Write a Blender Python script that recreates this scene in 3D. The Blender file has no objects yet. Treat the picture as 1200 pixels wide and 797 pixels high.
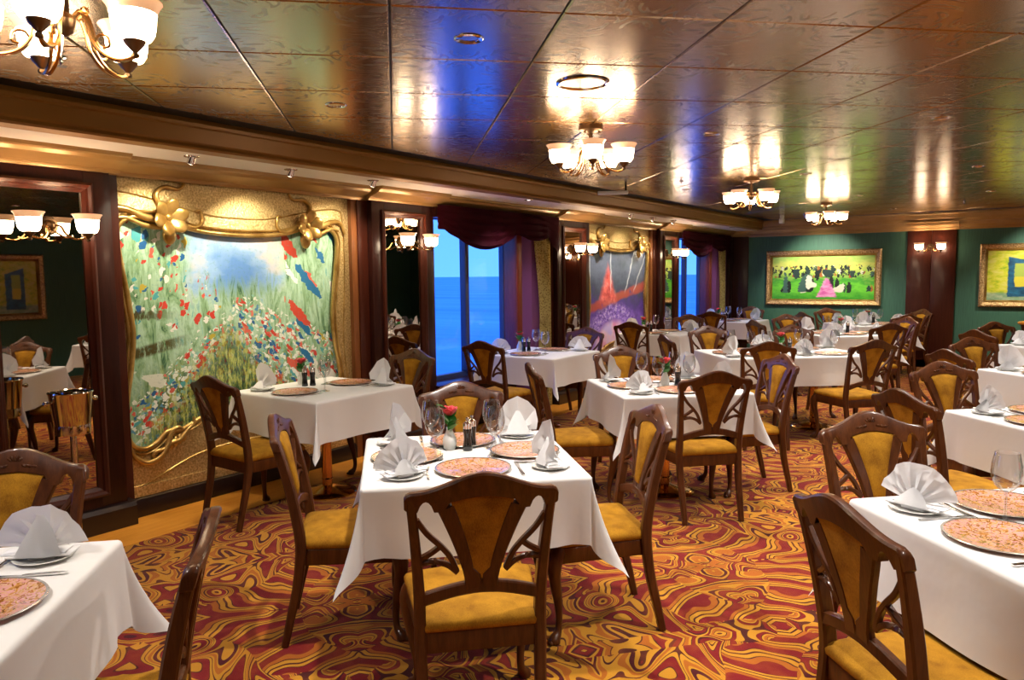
import bpy, bmesh, math, random
from mathutils import Vector, Matrix
R = math.radians
rnd = random.Random(7)
scn = bpy.context.scene
COL = scn.collection

# ---------------------------------------------------------------- camera
cam_d = bpy.data.cameras.new('camera'); cam = bpy.data.objects.new('camera', cam_d); COL.objects.link(cam)
cam_d.sensor_fit = 'HORIZONTAL'; cam_d.sensor_width = 36.0; cam_d.lens = 865.54 / 1200 * 36
cam_d.clip_start = 0.02; cam_d.clip_end = 20000
def cam_axes(pitch, roll, yaw):
    f = Vector((-math.sin(yaw) * math.cos(pitch), math.cos(yaw) * math.cos(pitch), -math.sin(pitch)))
    r = Vector((math.cos(yaw), math.sin(yaw), 0)); u = r.cross(f)
    return math.cos(roll) * r + math.sin(roll) * u, -math.sin(roll) * r + math.cos(roll) * u, f
cr, cu, cf = cam_axes(R(5.009), R(-0.644), R(35.524))
cam.matrix_world = Matrix(((cr.x, cu.x, -cf.x, 0), (cr.y, cu.y, -cf.y, 0), (cr.z, cu.z, -cf.z, 1.55), (0, 0, 0, 1)))
scn.camera = cam

# ---------------------------------------------------------------- exposure, world
scn.view_settings.view_transform = 'Standard'; scn.view_settings.look = 'None'
scn.view_settings.gamma = 1.0; scn.view_settings.use_curve_mapping = False
scn.view_settings.exposure = 0.0
scn.cycles.use_denoising = True
scn.cycles.max_bounces = 9; scn.cycles.diffuse_bounces = 4; scn.cycles.glossy_bounces = 4
scn.cycles.transparent_max_bounces = 24
scn.cycles.sample_clamp_indirect = 6.0
scn.cycles.caustics_reflective = False; scn.cycles.caustics_refractive = False
DOWN_W = 138.0      # recessed downlights
SHADE_L = 32.0      # chandelier and sconce glass
WALLWASH_W = 50.0   # gimbal spots over the murals
world = bpy.data.worlds.new('sky'); scn.world = world; world.use_nodes = True
wt = world.node_tree; wt.nodes.clear()
wo = wt.nodes.new('ShaderNodeOutputWorld'); wb = wt.nodes.new('ShaderNodeBackground')
wtc = wt.nodes.new('ShaderNodeTexCoord'); wsp = wt.nodes.new('ShaderNodeSeparateXYZ'); wr = wt.nodes.new('ShaderNodeValToRGB')
wt.links.new(wtc.outputs['Generated'], wsp.inputs[0]); wt.links.new(wsp.outputs[2], wr.inputs[0])
wr.color_ramp.elements[0].position = 0.0; wr.color_ramp.elements[0].color = (0.12, 0.40, 1.15, 1)
wr.color_ramp.elements[1].position = 0.55; wr.color_ramp.elements[1].color = (0.05, 0.24, 1.45, 1)
wt.links.new(wr.outputs[0], wb.inputs[0]); wb.inputs[1].default_value = 2.0
wt.links.new(wb.outputs[0], wo.inputs[0])

# ---------------------------------------------------------------- node helpers
class NT:
    def __init__(s, name):
        s.m = bpy.data.materials.new(name); s.m.use_nodes = True; s.t = s.m.node_tree; s.t.nodes.clear()
        s.out = s.t.nodes.new('ShaderNodeOutputMaterial')
    def n(s, typ, **k):
        x = s.t.nodes.new(typ)
        for a, b in k.items(): setattr(x, a, b)
        return x
    def put(s, sock, v):
        if hasattr(v, 'links') or isinstance(v, bpy.types.NodeSocket): s.t.links.new(v, sock)
        elif v is not None:
            if isinstance(v, (tuple, list)) and sock.type == 'RGBA' and len(v) == 3: v = (*v, 1)
            sock.default_value = v
    def coord(s, w='Object'): return s.n('ShaderNodeTexCoord').outputs[w]
    def geo(s, w='Position'): return s.n('ShaderNodeNewGeometry').outputs[w]
    def map(s, v, sc=(1, 1, 1), rot=(0, 0, 0), loc=(0, 0, 0)):
        x = s.n('ShaderNodeMapping'); s.put(x.inputs[0], v); x.inputs[1].default_value = loc; x.inputs[2].default_value = rot; x.inputs[3].default_value = sc; return x.outputs[0]
    def noise(s, v, sc=5, det=2, rough=.5, dist=0, col=False):
        x = s.n('ShaderNodeTexNoise'); s.put(x.inputs['Vector'], v); x.inputs['Scale'].default_value = sc; x.inputs['Detail'].default_value = det
        x.inputs['Roughness'].default_value = rough; x.inputs['Distortion'].default_value = dist; return x.outputs[1 if col else 0]
    def vor(s, v, sc=5, out='Color', feat='F1', rand=1):
        x = s.n('ShaderNodeTexVoronoi', feature=feat); s.put(x.inputs['Vector'], v); x.inputs['Scale'].default_value = sc; x.inputs['Randomness'].default_value = rand; return x.outputs[out]
    def wave(s, v, sc=5, dist=0, det=2, dsc=1, typ='BANDS', d='X'):
        x = s.n('ShaderNodeTexWave', wave_type=typ, bands_direction=d); s.put(x.inputs['Vector'], v); x.inputs['Scale'].default_value = sc
        x.inputs['Distortion'].default_value = dist; x.inputs['Detail'].default_value = det; x.inputs['Detail Scale'].default_value = dsc; return x.outputs[1]
    def math(s, op, a, b=0.0, c=None, clamp=False):
        x = s.n('ShaderNodeMath', operation=op, use_clamp=clamp); s.put(x.inputs[0], a); s.put(x.inputs[1], b)
        if c is not None: s.put(x.inputs[2], c)
        return x.outputs[0]
    def mix(s, f, a, b, mode='MIX'):
        x = s.n('ShaderNodeMix', data_type='RGBA', blend_type=mode); s.put(x.inputs['Factor'], f); s.put(x.inputs[6], a); s.put(x.inputs[7], b); return x.outputs[2]
    def ramp(s, f, stops, mode='LINEAR'):
        x = s.n('ShaderNodeValToRGB'); cr_ = x.color_ramp; cr_.interpolation = mode
        while len(cr_.elements) < len(stops): cr_.elements.new(0.5)
        for e, (p, c) in zip(cr_.elements, stops):
            e.position = p; e.color = (*c, 1) if len(c) == 3 else c
        s.put(x.inputs[0], f); return x.outputs[0]
    def sep(s, v):
        x = s.n('ShaderNodeSeparateXYZ'); s.put(x.inputs[0], v); return x.outputs
    def comb(s, a, b, c=0.0):
        x = s.n('ShaderNodeCombineXYZ'); s.put(x.inputs[0], a); s.put(x.inputs[1], b); s.put(x.inputs[2], c); return x.outputs[0]
    def step(s, v, lo, hi): # smooth step
        x = s.n('ShaderNodeMapRange', interpolation_type='SMOOTHSTEP'); s.put(x.inputs[0], v); x.inputs[1].default_value = lo; x.inputs[2].default_value = hi; return x.outputs[0]
    def bump(s, h, st=.3, d=.01):
        x = s.n('ShaderNodeBump'); x.inputs['Strength'].default_value = st; x.inputs['Distance'].default_value = d; s.put(x.inputs['Height'], h); return x.outputs[0]
    def bsdf(s, col=(.5, .5, .5), rough=.5, metal=0, normal=None, coat=0, coat_r=.1, emit=None, es=0, spec=.5, sheen=0, coat_ior=1.5, aniso=0):
        b = s.n('ShaderNodeBsdfPrincipled')
        s.put(b.inputs['Base Color'], col); s.put(b.inputs['Roughness'], rough); s.put(b.inputs['Metallic'], metal)
        b.inputs['Coat Weight'].default_value = coat; b.inputs['Coat Roughness'].default_value = coat_r; b.inputs['Coat IOR'].default_value = coat_ior
        b.inputs['Specular IOR Level'].default_value = spec; b.inputs['Sheen Weight'].default_value = sheen; b.inputs['Anisotropic'].default_value = aniso
        if normal is not None: s.put(b.inputs['Normal'], normal)
        if emit is not None: s.put(b.inputs['Emission Color'], emit); s.put(b.inputs['Emission Strength'], es)
        s.t.links.new(b.outputs[0], s.out.inputs[0]); return b
def simple(name, col, rough=.5, metal=0, **k):
    t = NT(name); t.bsdf(col, rough, metal, **k); return t.m

# ---------------------------------------------------------------- materials
M = {}
def wood(name, dark, light, rough=.3, coat=.4, axis='Z', scale=1.0):
    t = NT(name); c = t.coord('Object')
    sc = {'Z': (9, 9, .9), 'Y': (9, .9, 9), 'X': (.9, 9, 9)}[axis]
    v = t.map(c, tuple(x * scale for x in sc))
    g = t.noise(v, 4, 4, .6, .6); f = t.noise(v, 22, 2)
    k = t.math('ADD', t.math('MULTIPLY', g, .75), t.math('MULTIPLY', f, .25))
    col = t.ramp(k, [(.3, dark), (.7, light)])
    t.bsdf(col, rough, 0, t.bump(f, .08, .002), coat, .12, spec=.3); return t.m
M['chair_wood'] = wood('chair_wood', (.045, .012, .004), (.125, .038, .010), .34, .3)
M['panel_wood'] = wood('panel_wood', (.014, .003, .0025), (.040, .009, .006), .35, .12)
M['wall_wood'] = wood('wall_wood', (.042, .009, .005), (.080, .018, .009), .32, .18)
M['lit_wood'] = wood('lit_casing_wood', (.16, .05, .015), (.27, .095, .03), .35, .3)  # lighter copy of the wall wood; the light on it is in the colour
M['floor_wood'] = wood('floor_wood', (.70, .25, .022), (.86, .37, .05), .4, .1, 'Y')
def fabric(name, a, b, sc=350):
    t = NT(name); c = t.coord('Object')
    n1 = t.noise(c, 14, 3); n2 = t.noise(t.map(c, (1, 1, .35)), sc, 2)
    k = t.math('ADD', t.math('MULTIPLY', n1, .6), t.math('MULTIPLY', n2, .4))
    t.bsdf(t.ramp(k, [(.35, a), (.65, b)]), .85, 0, t.bump(n2, .25, .002), spec=.2); return t.m
M['gold_fabric'] = fabric('gold_chenille', (.24, .098, .005), (.50, .235, .014))
M['cloth'] = None
t = NT('white_linen'); c = t.coord('Object')
M['cloth'] = t.m; t.bsdf((.80, .775, .75), .8, 0, t.bump(t.noise(c, 6, 3), .25, .02), sheen=.1)
t = NT('napkin_linen'); c = t.coord('Object'); M['napkin'] = t.m; t.bsdf((.92, .91, .91), .8, 0, t.bump(t.noise(c, 30, 2), .2, .01))
M['brass'] = simple('polished_brass', (.83, .56, .17), .14, 1)
M['copper_brass'] = simple('polished_column_brass', (.72, .38, .14), .12, 1)
M['bronze'] = simple('aged_bronze', (.14, .085, .045), .35, 1)
M['arm_gold'] = simple('lamp_arm_gold', (.55, .33, .13), .25, 1)
M['steel'] = simple('polished_steel', (.75, .75, .76), .08, 1)
M['silver'] = simple('silver', (.85, .84, .82), .14, 1)
M['black_gloss'] = simple('black_gloss', (.006, .006, .006), .12, 0, coat=.6)
M['porcelain'] = simple('porcelain', (.82, .82, .78), .15, 0, coat=.4)
M['black'] = simple('black_gap_and_reflection', (.004, .004, .005), .6)
M['mirror'] = simple('tinted_mirror', (.50, .44, .36), .015, 1)
M['soffit'] = simple('soffit_paint', (.90, .85, .79), .5)
M['white_plastic'] = simple('white_plastic', (.8, .8, .8), .4)
M['rose'] = simple('rose_petal', (.55, .008, .02), .55, 0, sheen=.3)
M['leaf'] = simple('leaf', (.03, .20, .02), .45)
M['rim_gold'] = simple('charger_rim', (.80, .76, .66), .25, .8)
# glass
t = NT('clear_glass'); fr = t.n('ShaderNodeLayerWeight'); fr.inputs[0].default_value = .5
tr = t.n('ShaderNodeBsdfTransparent'); tr.inputs[0].default_value = (.93, .94, .95, 1); gl = t.n('ShaderNodeBsdfGlossy'); gl.inputs[1].default_value = .02
mx = t.n('ShaderNodeMixShader'); k = t.math('ADD', t.math('MULTIPLY', t.math('POWER', fr.outputs[1], 1.3), .85), .06)
t.t.links.new(k, mx.inputs[0]); t.t.links.new(tr.outputs[0], mx.inputs[1]); t.t.links.new(gl.outputs[0], mx.inputs[2]); t.t.links.new(mx.outputs[0], t.out.inputs[0]); M['glass'] = t.m
t = NT('window_glass'); tr = t.n('ShaderNodeBsdfTransparent'); tr.inputs[0].default_value = (.93, .97, 1, 1); gl = t.n('ShaderNodeBsdfGlossy'); gl.inputs[1].default_value = .01
mx = t.n('ShaderNodeMixShader'); mx.inputs[0].default_value = .04
t.t.links.new(tr.outputs[0], mx.inputs[1]); t.t.links.new(gl.outputs[0], mx.inputs[2]); t.t.links.new(mx.outputs[0], t.out.inputs[0]); M['window_glass'] = t.m
# lamp glass
def lampglass(name, col, st):
    t = NT(name); e = t.n('ShaderNodeEmission'); c = t.coord('Object')
    nz = t.noise(c, 16, 2); t.put(e.inputs[0], t.mix(t.step(nz, .45, .75), col, (col[0], col[1] * .8, col[2] * .6))); e.inputs[1].default_value = st
    d = t.n('ShaderNodeBsdfPrincipled'); d.inputs['Base Color'].default_value = (.8, .6, .45, 1); d.inputs['Roughness'].default_value = .25
    a = t.n('ShaderNodeAddShader'); t.t.links.new(e.outputs[0], a.inputs[0]); t.t.links.new(d.outputs[0], a.inputs[1]); t.t.links.new(a.outputs[0], t.out.inputs[0]); return t.m
M['shade'] = lampglass('lit_alabaster_glass', (1.0, .80, .55), SHADE_L)
M['shade_rim'] = lampglass('lit_glass_rim', (1.0, .50, .24), .55)
t = NT('lit_lens'); e = t.n('ShaderNodeEmission'); e.inputs[0].default_value = (1, .9, .75, 1); e.inputs[1].default_value = 12; t.t.links.new(e.outputs[0], t.out.inputs[0]); M['lens'] = t.m
# carpet
t = NT('swirl_carpet'); p = t.map(t.geo(), (1, 1, 1), (0, 0, R(42)))
s = t.sep(p); PER = .70
px_ = t.math('PINGPONG', s[0], PER); py_ = t.math('PINGPONG', s[1], PER * 1.3)
q = t.comb(px_, py_)
v1 = t.noise(q, 1.9, .6, .4, 1.9)
v2 = t.noise(t.map(q, (1, 1, 1), (0, 0, .6), (3.1, 1.7, 0)), 1.5, .4, .4, 2.6)
red, dred, gold, orange, brown = (.25, .006, .007), (.09, .004, .008), (.70, .31, .017), (.52, .14, .008), (.085, .010, .005)
fr1 = t.math('FRACT', t.math('MULTIPLY', v1, 6.2))
ca = t.ramp(fr1, [(0, red), (.22, brown), (.25, gold), (.36, brown), (.40, gold), (.50, orange), (.62, gold), (.68, brown), (.71, dred), (.82, gold), (.92, brown), (.95, red)], 'CONSTANT')
fr2 = t.math('FRACT', t.math('MULTIPLY', v2, 5.4))
cb = t.ramp(fr2, [(0, dred), (.08, red), (.30, brown), (.33, gold), (.43, brown), (.46, orange), (.60, gold), (.68, brown), (.71, red), (.84, gold), (.95, brown)], 'CONSTANT')
dg = t.math('FRACT', t.math('MULTIPLY', t.math('ADD', t.math('ADD', px_, t.math('MULTIPLY', py_, .75)), t.math('MULTIPLY', v1, .35)), 6.4))
cc = t.ramp(dg, [(0, red), (.24, brown), (.28, gold), (.42, brown), (.50, gold), (.66, brown), (.70, orange), (.86, red)], 'CONSTANT')
sel = t.noise(t.map(q, (1, 1, 1), (0, 0, 0), (7, 2, 0)), 1.7, 0)
col = t.mix(t.math('GREATER_THAN', sel, .50), ca, cb)
selc = t.noise(t.map(q, (1, 1, 1), (0, 0, 0), (1, 9, 0)), 2.2, 0)
col = t.mix(t.math('GREATER_THAN', selc, .59), col, cc)
pile = t.noise(t.geo(), 420, 1); shade = t.noise(t.geo(), 9, 2)
col = t.mix(t.math('MULTIPLY', pile, .45), col, (.02, .004, .002))
col = t.mix(t.math('MULTIPLY', t.step(shade, .4, .7), .4), col, t.mix(.5, col, (.50, .12, .01)))
t.bsdf(col, .95, 0, t.bump(pile, .35, .004), spec=.1, sheen=.15); M['carpet'] = t.m
# ceiling panel: etched bronze sheet, motif along the joints from the tile's own UV
t = NT('etched_ceiling_panel'); uv = t.coord('UV'); s = t.sep(uv)
mxu = t.math('PINGPONG', s[0], .5); myu = t.math('PINGPONG', s[1], .5)   # 0 at joints, .5 mid tile
qq = t.comb(mxu, myu)
vv = t.noise(qq, 2.3, .3, .4, 2.4)
line = t.math('ABSOLUTE', t.math('SUBTRACT', t.math('FRACT', t.math('MULTIPLY', vv, 4.2)), .5))
line = t.step(line, .12, .085)
edge = t.math('MINIMUM', mxu, myu)
msk = t.math('MULTIPLY', line, t.step(t.math('ADD', mxu, t.math('MULTIPLY', myu, .7)), .62, .46))
msk = t.math('MULTIPLY', msk, t.step(edge, .0, .03))
base = t.mix(t.math('MULTIPLY', msk, .75), (.31, .17, .032), (.085, .042, .011))
rgh = t.math('ADD', t.math('MULTIPLY', msk, .15), .23)
nz = t.noise(t.geo(), 2.3, 2)
t.bsdf(base, rgh, .85, t.bump(nz, .05, .05), 1.0, .20, coat_ior=2.15); M['ceiling'] = t.m
# gold trims
def golds(name, a, b, sc, rough, bump, dist=.01):
    t = NT(name); c = t.coord('Object'); n1 = t.noise(c, sc, 3); n2 = t.noise(c, sc * .12, 2)
    t.bsdf(t.ramp(n1, [(.35, a), (.65, b)]), rough, .75, t.bump(n1, bump, dist), .15, .2); return t.m
M['hammered'] = golds('hammered_gold', (.50, .33, .12), (.86, .67, .33), 75, .42, .55)
M['moulding_gold'] = golds('gilded_moulding', (.42, .24, .055), (.72, .48, .16), 9, .28, .1)
M['frame_gold'] = golds('carved_gilt_frame', (.28, .15, .05), (.78, .54, .26), 60, .4, .9)
t = NT('cornice_gold'); c = t.coord('Object'); n1 = t.noise(t.map(c, (1, 1, 1)), 3, 3)
t.bsdf(t.ramp(n1, [(.3, (.31, .185, .062)), (.7, (.41, .25, .09))]), .38, .35, None, .2, .2); M['cornice'] = t.m
t = NT('beam_brown'); c = t.coord('Object'); n1 = t.noise(t.map(c, (1, .3, 1)), 3, 3)
t.bsdf(t.ramp(n1, [(.3, (.23, .105, .018)), (.7, (.31, .145, .027))]), .42, .25, None, .05, .2); M['beam'] = t.m
t = NT('green_wallpaper'); c = t.geo(); n1 = t.noise(t.map(c, (60, 60, 1.2)), 3, 2); 
t.bsdf(t.ramp(n1, [(.35, (.034, .115, .075)), (.65, (.055, .165, .105))]), .6); M['green'] = t.m
t = NT('burgundy_velvet'); c = t.coord('Object'); t.bsdf((.060, .002, .011), .8, 0, t.bump(t.noise(c, 40, 2), .2, .01), spec=.15); M['velvet'] = t.m
t = NT('gold_print_curtain'); c = t.geo(); vd = t.vor(c, 55, 'Distance')
t.bsdf(t.ramp(vd, [(.25, (.40, .25, .04)), (.45, (.80, .68, .26))]), .7, sheen=.2); M['curtain'] = t.m
M['plum'] = simple('plum_panel', (.20, .06, .22), .45)
M['fbase'] = simple('baseboard_wood', (.014, .005, .004), .3, 0, coat=.4)
# sea
t = NT('sea'); c = t.geo(); n1 = t.noise(t.map(c, (.004, .03, 1)), 1.0, 5, .6, .4); n2 = t.noise(c, .02, 3)
t.bsdf(t.ramp(n1, [(.3, (.14, .42, .62)), (.7, (.42, .72, .90))]), .55, 0, t.bump(n2, .4, 2)); M['sea'] = t.m
# charger pattern
t = NT('floral_charger'); c = t.coord('Object'); n1 = t.noise(c, 22, 3, .6, 2.2); n2 = t.vor(t.map(c, (1, 1, 1)), 42, 'Color'); n3 = t.noise(c, 60, 2, .5, 1.5)
cl = t.ramp(n1, [(.32, (.50, .16, .06)), (.40, (.72, .38, .09)), (.47, (.84, .58, .40)), (.53, (.84, .36, .44)), (.58, (.86, .60, .56)), (.63, (.66, .36, .05)), (.70, (.85, .70, .50))])
cl = t.mix(t.math('GREATER_THAN', n3, .57), cl, (.36, .15, .02))
cl = t.mix(1.0, cl, (.84, .74, .66), 'MULTIPLY'); t.bsdf(cl, .22, 0, coat=.4, coat_r=.05); M['charger'] = t.m

# ---- painted panels (abstract stand-ins). local x = along wall 0..1, z = 0..1 through UV
def dist_uv(t, amt, sc):
    uv = t.coord('UV'); c = t.noise(uv, sc, 2, .5, 0, True)
    vm = t.n('ShaderNodeVectorMath', operation='MULTIPLY_ADD'); t.put(vm.inputs[0], c); vm.inputs[1].default_value = (amt, amt, 0); t.put(vm.inputs[2], uv); return vm.outputs[0]
def dabs(t, uv, col_in, scx, scy, rot, thr, cols, maskf, size=.45):
    v = t.map(t.map(uv, (1, 1, 1), (0, 0, rot)), (scx, scy, 1))
    cl = t.vor(v, 1.0, 'Color'); ds = t.vor(v, 1.0, 'Distance'); cs = t.sep(cl)
    colr = t.ramp(cs[0], cols, 'CONSTANT')
    m = t.math('MULTIPLY', t.math('GREATER_THAN', t.math('MULTIPLY', cs[1], maskf), thr), t.math('LESS_THAN', ds, t.math('ADD', t.math('MULTIPLY', cs[2], .3), size - .15)))
    return t.mix(m, col_in, colr)
t = NT('green_dab_painting'); uv = dist_uv(t, .035, 40); s = t.sep(t.coord('UV')); U, V = s[0], s[1]
st = t.noise(t.map(t.coord('UV'), (15, 2.6, 1)), 2.0, 5, .72, 1.2)
blot = t.noise(t.coord('UV'), 5, 3, .6)
base = t.ramp(t.math('ADD', t.math('MULTIPLY', st, .8), t.math('MULTIPLY', blot, .2)), [(.36, (.03, .12, .06)), (.42, (.22, .40, .20)), (.50, (.36, .58, .38)), (.58, (.50, .72, .56)), (.66, (.16, .48, .44))])
dk = t.noise(t.map(t.coord('UV'), (50, 9, 1)), 1.4, 5, .75)
darkc = t.ramp(dk, [(.36, (.008, .018, .012)), (.47, (.04, .10, .03)), (.56, (.42, .46, .08)), (.62, (.62, .66, .24)), (.70, (.06, .24, .30))])
lowm = t.math('MULTIPLY', t.step(t.math('ADD', V, t.math('MULTIPLY', blot, .25)), .52, .30), t.step(t.math('ABSOLUTE', t.math('SUBTRACT', U, .42)), .42, .22))
base = t.mix(lowm, base, darkc)
sky = t.ramp(t.noise(uv, 5, 3), [(.38, (.14, .32, .72)), (.54, (.32, .52, .80)), (.68, (.78, .68, .60))])
skm = t.math('MULTIPLY', t.step(t.math('ADD', V, t.math('MULTIPLY', t.math('SUBTRACT', st, .5), .35)), .62, .74), t.step(t.math('ABSOLUTE', t.math('SUBTRACT', t.math('ADD', U, t.math('MULTIPLY', t.math('SUBTRACT', blot, .5), .2)), .50)), .25, .17))
base = t.mix(skm, base, sky); inv = t.math('SUBTRACT', 1.0, t.math('MULTIPLY', skm, .9))
tri = [(0, (.62, .05, .03)), (.28, (.85, .86, .80)), (.52, (.015, .12, .34)), (.70, (.72, .12, .08)), (.82, (.08, .40, .44)), (.93, (.55, .42, .04))]
pale = [(0, (.82, .88, .80)), (.4, (.30, .58, .50)), (.6, (.75, .20, .15)), (.72, (.85, .88, .84)), (.9, (.10, .30, .48))]
vee = t.math('SUBTRACT', V, t.math('MULTIPLY', t.math('ABSOLUTE', t.math('SUBTRACT', U, .46)), -.55))
bandL = t.math('MULTIPLY', t.step(t.math('ABSOLUTE', t.math('SUBTRACT', t.math('SUBTRACT', V, t.math('MULTIPLY', U, .95)), -.02)), .26, .06), t.step(U, .52, .40))
bandR = t.math('MULTIPLY', t.step(t.math('ABSOLUTE', t.math('SUBTRACT', t.math('ADD', V, t.math('MULTIPLY', U, .55)), .68)), .34, .10), t.step(U, .42, .52))
both = t.math('MAXIMUM', bandL, bandR)
base = dabs(t, uv, base, 75, 60, .3, .22, pale, t.math('MULTIPLY', both, inv), .55)
base = dabs(t, uv, base, 64, 40, .7, .34, tri, t.math('MULTIPLY', bandL, inv), .5)
base = dabs(t, uv, base, 70, 26, -.6, .30, tri, t.math('MULTIPLY', bandR, inv), .5)
upl = t.math('MULTIPLY', t.math('MULTIPLY', t.step(U, .50, .36), t.step(V, .42, .55)), t.step(V, 1.02, .96))
base = dabs(t, uv, base, 52, 30, .4, .40, tri, t.math('MULTIPLY', upl, inv), .40)
base = dabs(t, uv, base, 34, 16, .2, .66, tri, t.math('MULTIPLY', upl, inv), .45)
upr = t.math('MULTIPLY', t.step(U, .62, .80), t.step(V, .10, .30))
base = dabs(t, uv, base, 24, 6, -.65, .30, [(0, (.62, .07, .04)), (.34, (.86, .88, .84)), (.60, (.02, .16, .36)), (.82, (.70, .12, .08))], upr, .5)
base = dabs(t, uv, base, 15, 10, -.6, .86, [(0, (.80, .84, .74)), (.6, (.75, .80, .70))], t.math('MULTIPLY', t.step(U, .40, .15), t.step(V, .5, .3)), .42)
tri_m = t.math('SUBTRACT', t.math('MULTIPLY', t.math('SUBTRACT', .56, V), .74), t.math('ABSOLUTE', t.math('SUBTRACT', U, .44)))
base = t.mix(t.math('MULTIPLY', t.step(t.math('ADD', tri_m, t.math('MULTIPLY', t.math('SUBTRACT', dk, .5), .35)), -.02, .10), .9), base, darkc)
br = t.math('MULTIPLY', t.step(t.math('ABSOLUTE', t.math('SUBTRACT', V, t.math('ADD', .60, t.math('MULTIPLY', st, -.06)))), .022, .012), t.step(U, .26, .10))
br2 = t.math('MULTIPLY', t.step(t.math('ABSOLUTE', t.math('SUBTRACT', V, t.math('ADD', .40, t.math('MULTIPLY', U, .22)))), .03, .015), t.step(U, .30, .18))
base = t.mix(t.math('MULTIPLY', t.math('MAXIMUM', br, br2), t.step(dk, .36, .5)), base, (.07, .06, .01))
base = t.mix(t.math('MULTIPLY', t.step(t.noise(t.map(t.coord('UV'), (1, 1, 1), (0, 0, .3)), 70, 3, .7), .54, .66), .55), base, t.mix(.5, base, (.10, .30, .26)))
t.bsdf(base, .45, 0, t.bump(dk, .25, .01), .15, .2); M['paint_green'] = t.m

t = NT('violet_painting'); uv0 = t.coord('UV'); uv = dist_uv(t, .05, 9); s = t.sep(uv); U, V = s[0], s[1]
nz = t.noise(uv0, 12, 5, .65)
base = t.ramp(t.math('ADD', V, t.math('MULTIPLY', t.math('SUBTRACT', nz, .5), .45)), [(.08, (.20, .14, .62)), (.28, (.26, .12, .70)), (.44, (.10, .05, .36)), (.60, (.05, .06, .13)), (.78, (.11, .14, .24)), (.95, (.06, .08, .14))])
dx = t.math('SUBTRACT', U, .47); dy = t.math('SUBTRACT', V, .02)
rr = t.math('SQRT', t.math('ADD', t.math('MULTIPLY', dx, dx), t.math('MULTIPLY', dy, dy)))
base = t.mix(t.step(rr, .36, .28), base, t.ramp(t.noise(uv0, 6, 4), [(.38, (.80, .30, .55)), (.5, (.85, .60, .80)), (.62, (.62, .50, .95))]))
ring = t.math('MULTIPLY', t.step(rr, .33, .36), t.step(rr, .50, .43)); base = t.mix(t.math('MULTIPLY', ring, .85), base, t.ramp(t.noise(uv0, 30, 3, .7), [(.36, (.06, .02, .25)), (.5, (.30, .16, .78)), (.64, (.75, .62, .95))]))
bd = t.math('ABSOLUTE', t.math('SUBTRACT', t.math('SUBTRACT', V, t.math('MULTIPLY', U, .20)), .44)); base = t.mix(t.math('MULTIPLY', t.step(bd, .05, .02), t.step(nz, .3, .45)), base, (.42, .08, .07))
cone = t.math('SUBTRACT', t.math('MULTIPLY', t.math('SUBTRACT', .84, V), .46), t.math('ABSOLUTE', t.math('SUBTRACT', U, .38)))
base = t.mix(t.math('MULTIPLY', t.step(cone, -.02, .05), t.step(V, .46, .56)), base, t.ramp(nz, [(.36, (.45, .04, .06)), (.55, (.80, .16, .16)), (.7, (.85, .42, .45))]))
for cx_, sl in ((.12, -.05), (.42, .02), (.66, .40), (.80, .62)):
    ry = t.math('ABSOLUTE', t.math('SUBTRACT', t.math('SUBTRACT', U, cx_), t.math('MULTIPLY', t.math('SUBTRACT', V, .6), sl)))
    base = t.mix(t.math('MULTIPLY', t.math('MULTIPLY', t.step(ry, .012, .002), t.step(V, .56, .64)), .6), base, (.70, .76, .90))
t.bsdf(base, .4, 0, coat=.15); M['paint_violet'] = t.m

t = NT('green_field_painting'); uv = dist_uv(t, .05, 26); s = t.sep(uv); U, V = s[0], s[1]; uv0 = t.coord('UV'); nz = t.noise(uv0, 9, 5, .65)
base = t.ramp(t.math('ADD', V, t.math('MULTIPLY', t.math('SUBTRACT', nz, .5), .55)), [(.05, (.04, .30, .02)), (.30, (.16, .60, .04)), (.45, (.05, .34, .03)), (.62, (.40, .58, .10)), (.80, (.70, .74, .16)), (1, (.36, .62, .12))])
dark = [(0, (.010, .018, .016)), (.50, (.02, .05, .045)), (.72, (.40, .13, .03)), (.80, (.72, .70, .56)), (.88, (.05, .12, .10)), (.95, (.45, .03, .03))]
bandA = t.math('MULTIPLY', t.step(V, .50, .58), t.step(V, .84, .74))
base = dabs(t, uv, base, 44, 9, 0, .16, dark, bandA, .62)
bandB = t.math('MULTIPLY', t.step(V, .10, .22), t.step(V, .80, .66))
base = dabs(t, uv, base, 17, 2.6, 0, .50, dark, bandB, .52)
base = dabs(t, uv, base, 9, 2.2, .1, .72, dark, bandB, .50)
def blob(cx_, cy_, sx, sy, colr):
    a_ = t.math('MULTIPLY', t.math('SUBTRACT', U, cx_), 1 / sx); b_ = t.math('MULTIPLY', t.math('SUBTRACT', V, cy_), 1 / sy)
    return t.mix(t.step(t.math('ADD', t.math('MULTIPLY', a_, a_), t.math('MULTIPLY', b_, b_)), 1.1, .8), base, colr)
base = blob(.40, .42, .032, .17, (.82, .80, .62)); base = blob(.43, .36, .05, .07, (.80, .76, .60)); skirt = t.math('SUBTRACT', t.math('ADD', .012, t.math('MULTIPLY', t.math('SUBTRACT', .52, V), .20)), t.math('ABSOLUTE', t.math('SUBTRACT', U, .575)))
base = t.mix(t.math('MULTIPLY', t.step(skirt, -.012, .012), t.math('MULTIPLY', t.step(V, .06, .10), t.step(V, .54, .48))), base, t.ramp(nz, [(.4, (.62, .10, .36)), (.6, (.85, .36, .62))]))
t.bsdf(base, .4, 0, t.bump(nz, .2, .01), .1); M['paint_field'] = t.m
t = NT('yellow_blue_painting'); uv = dist_uv(t, .03, 12); s = t.sep(uv); U, V = s[0], s[1]; nz = t.noise(t.coord('UV'), 10, 5, .65)
base = t.ramp(nz, [(.34, (.26, .44, .02)), (.48, (.62, .62, .03)), (.62, (.70, .66, .16))])
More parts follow.
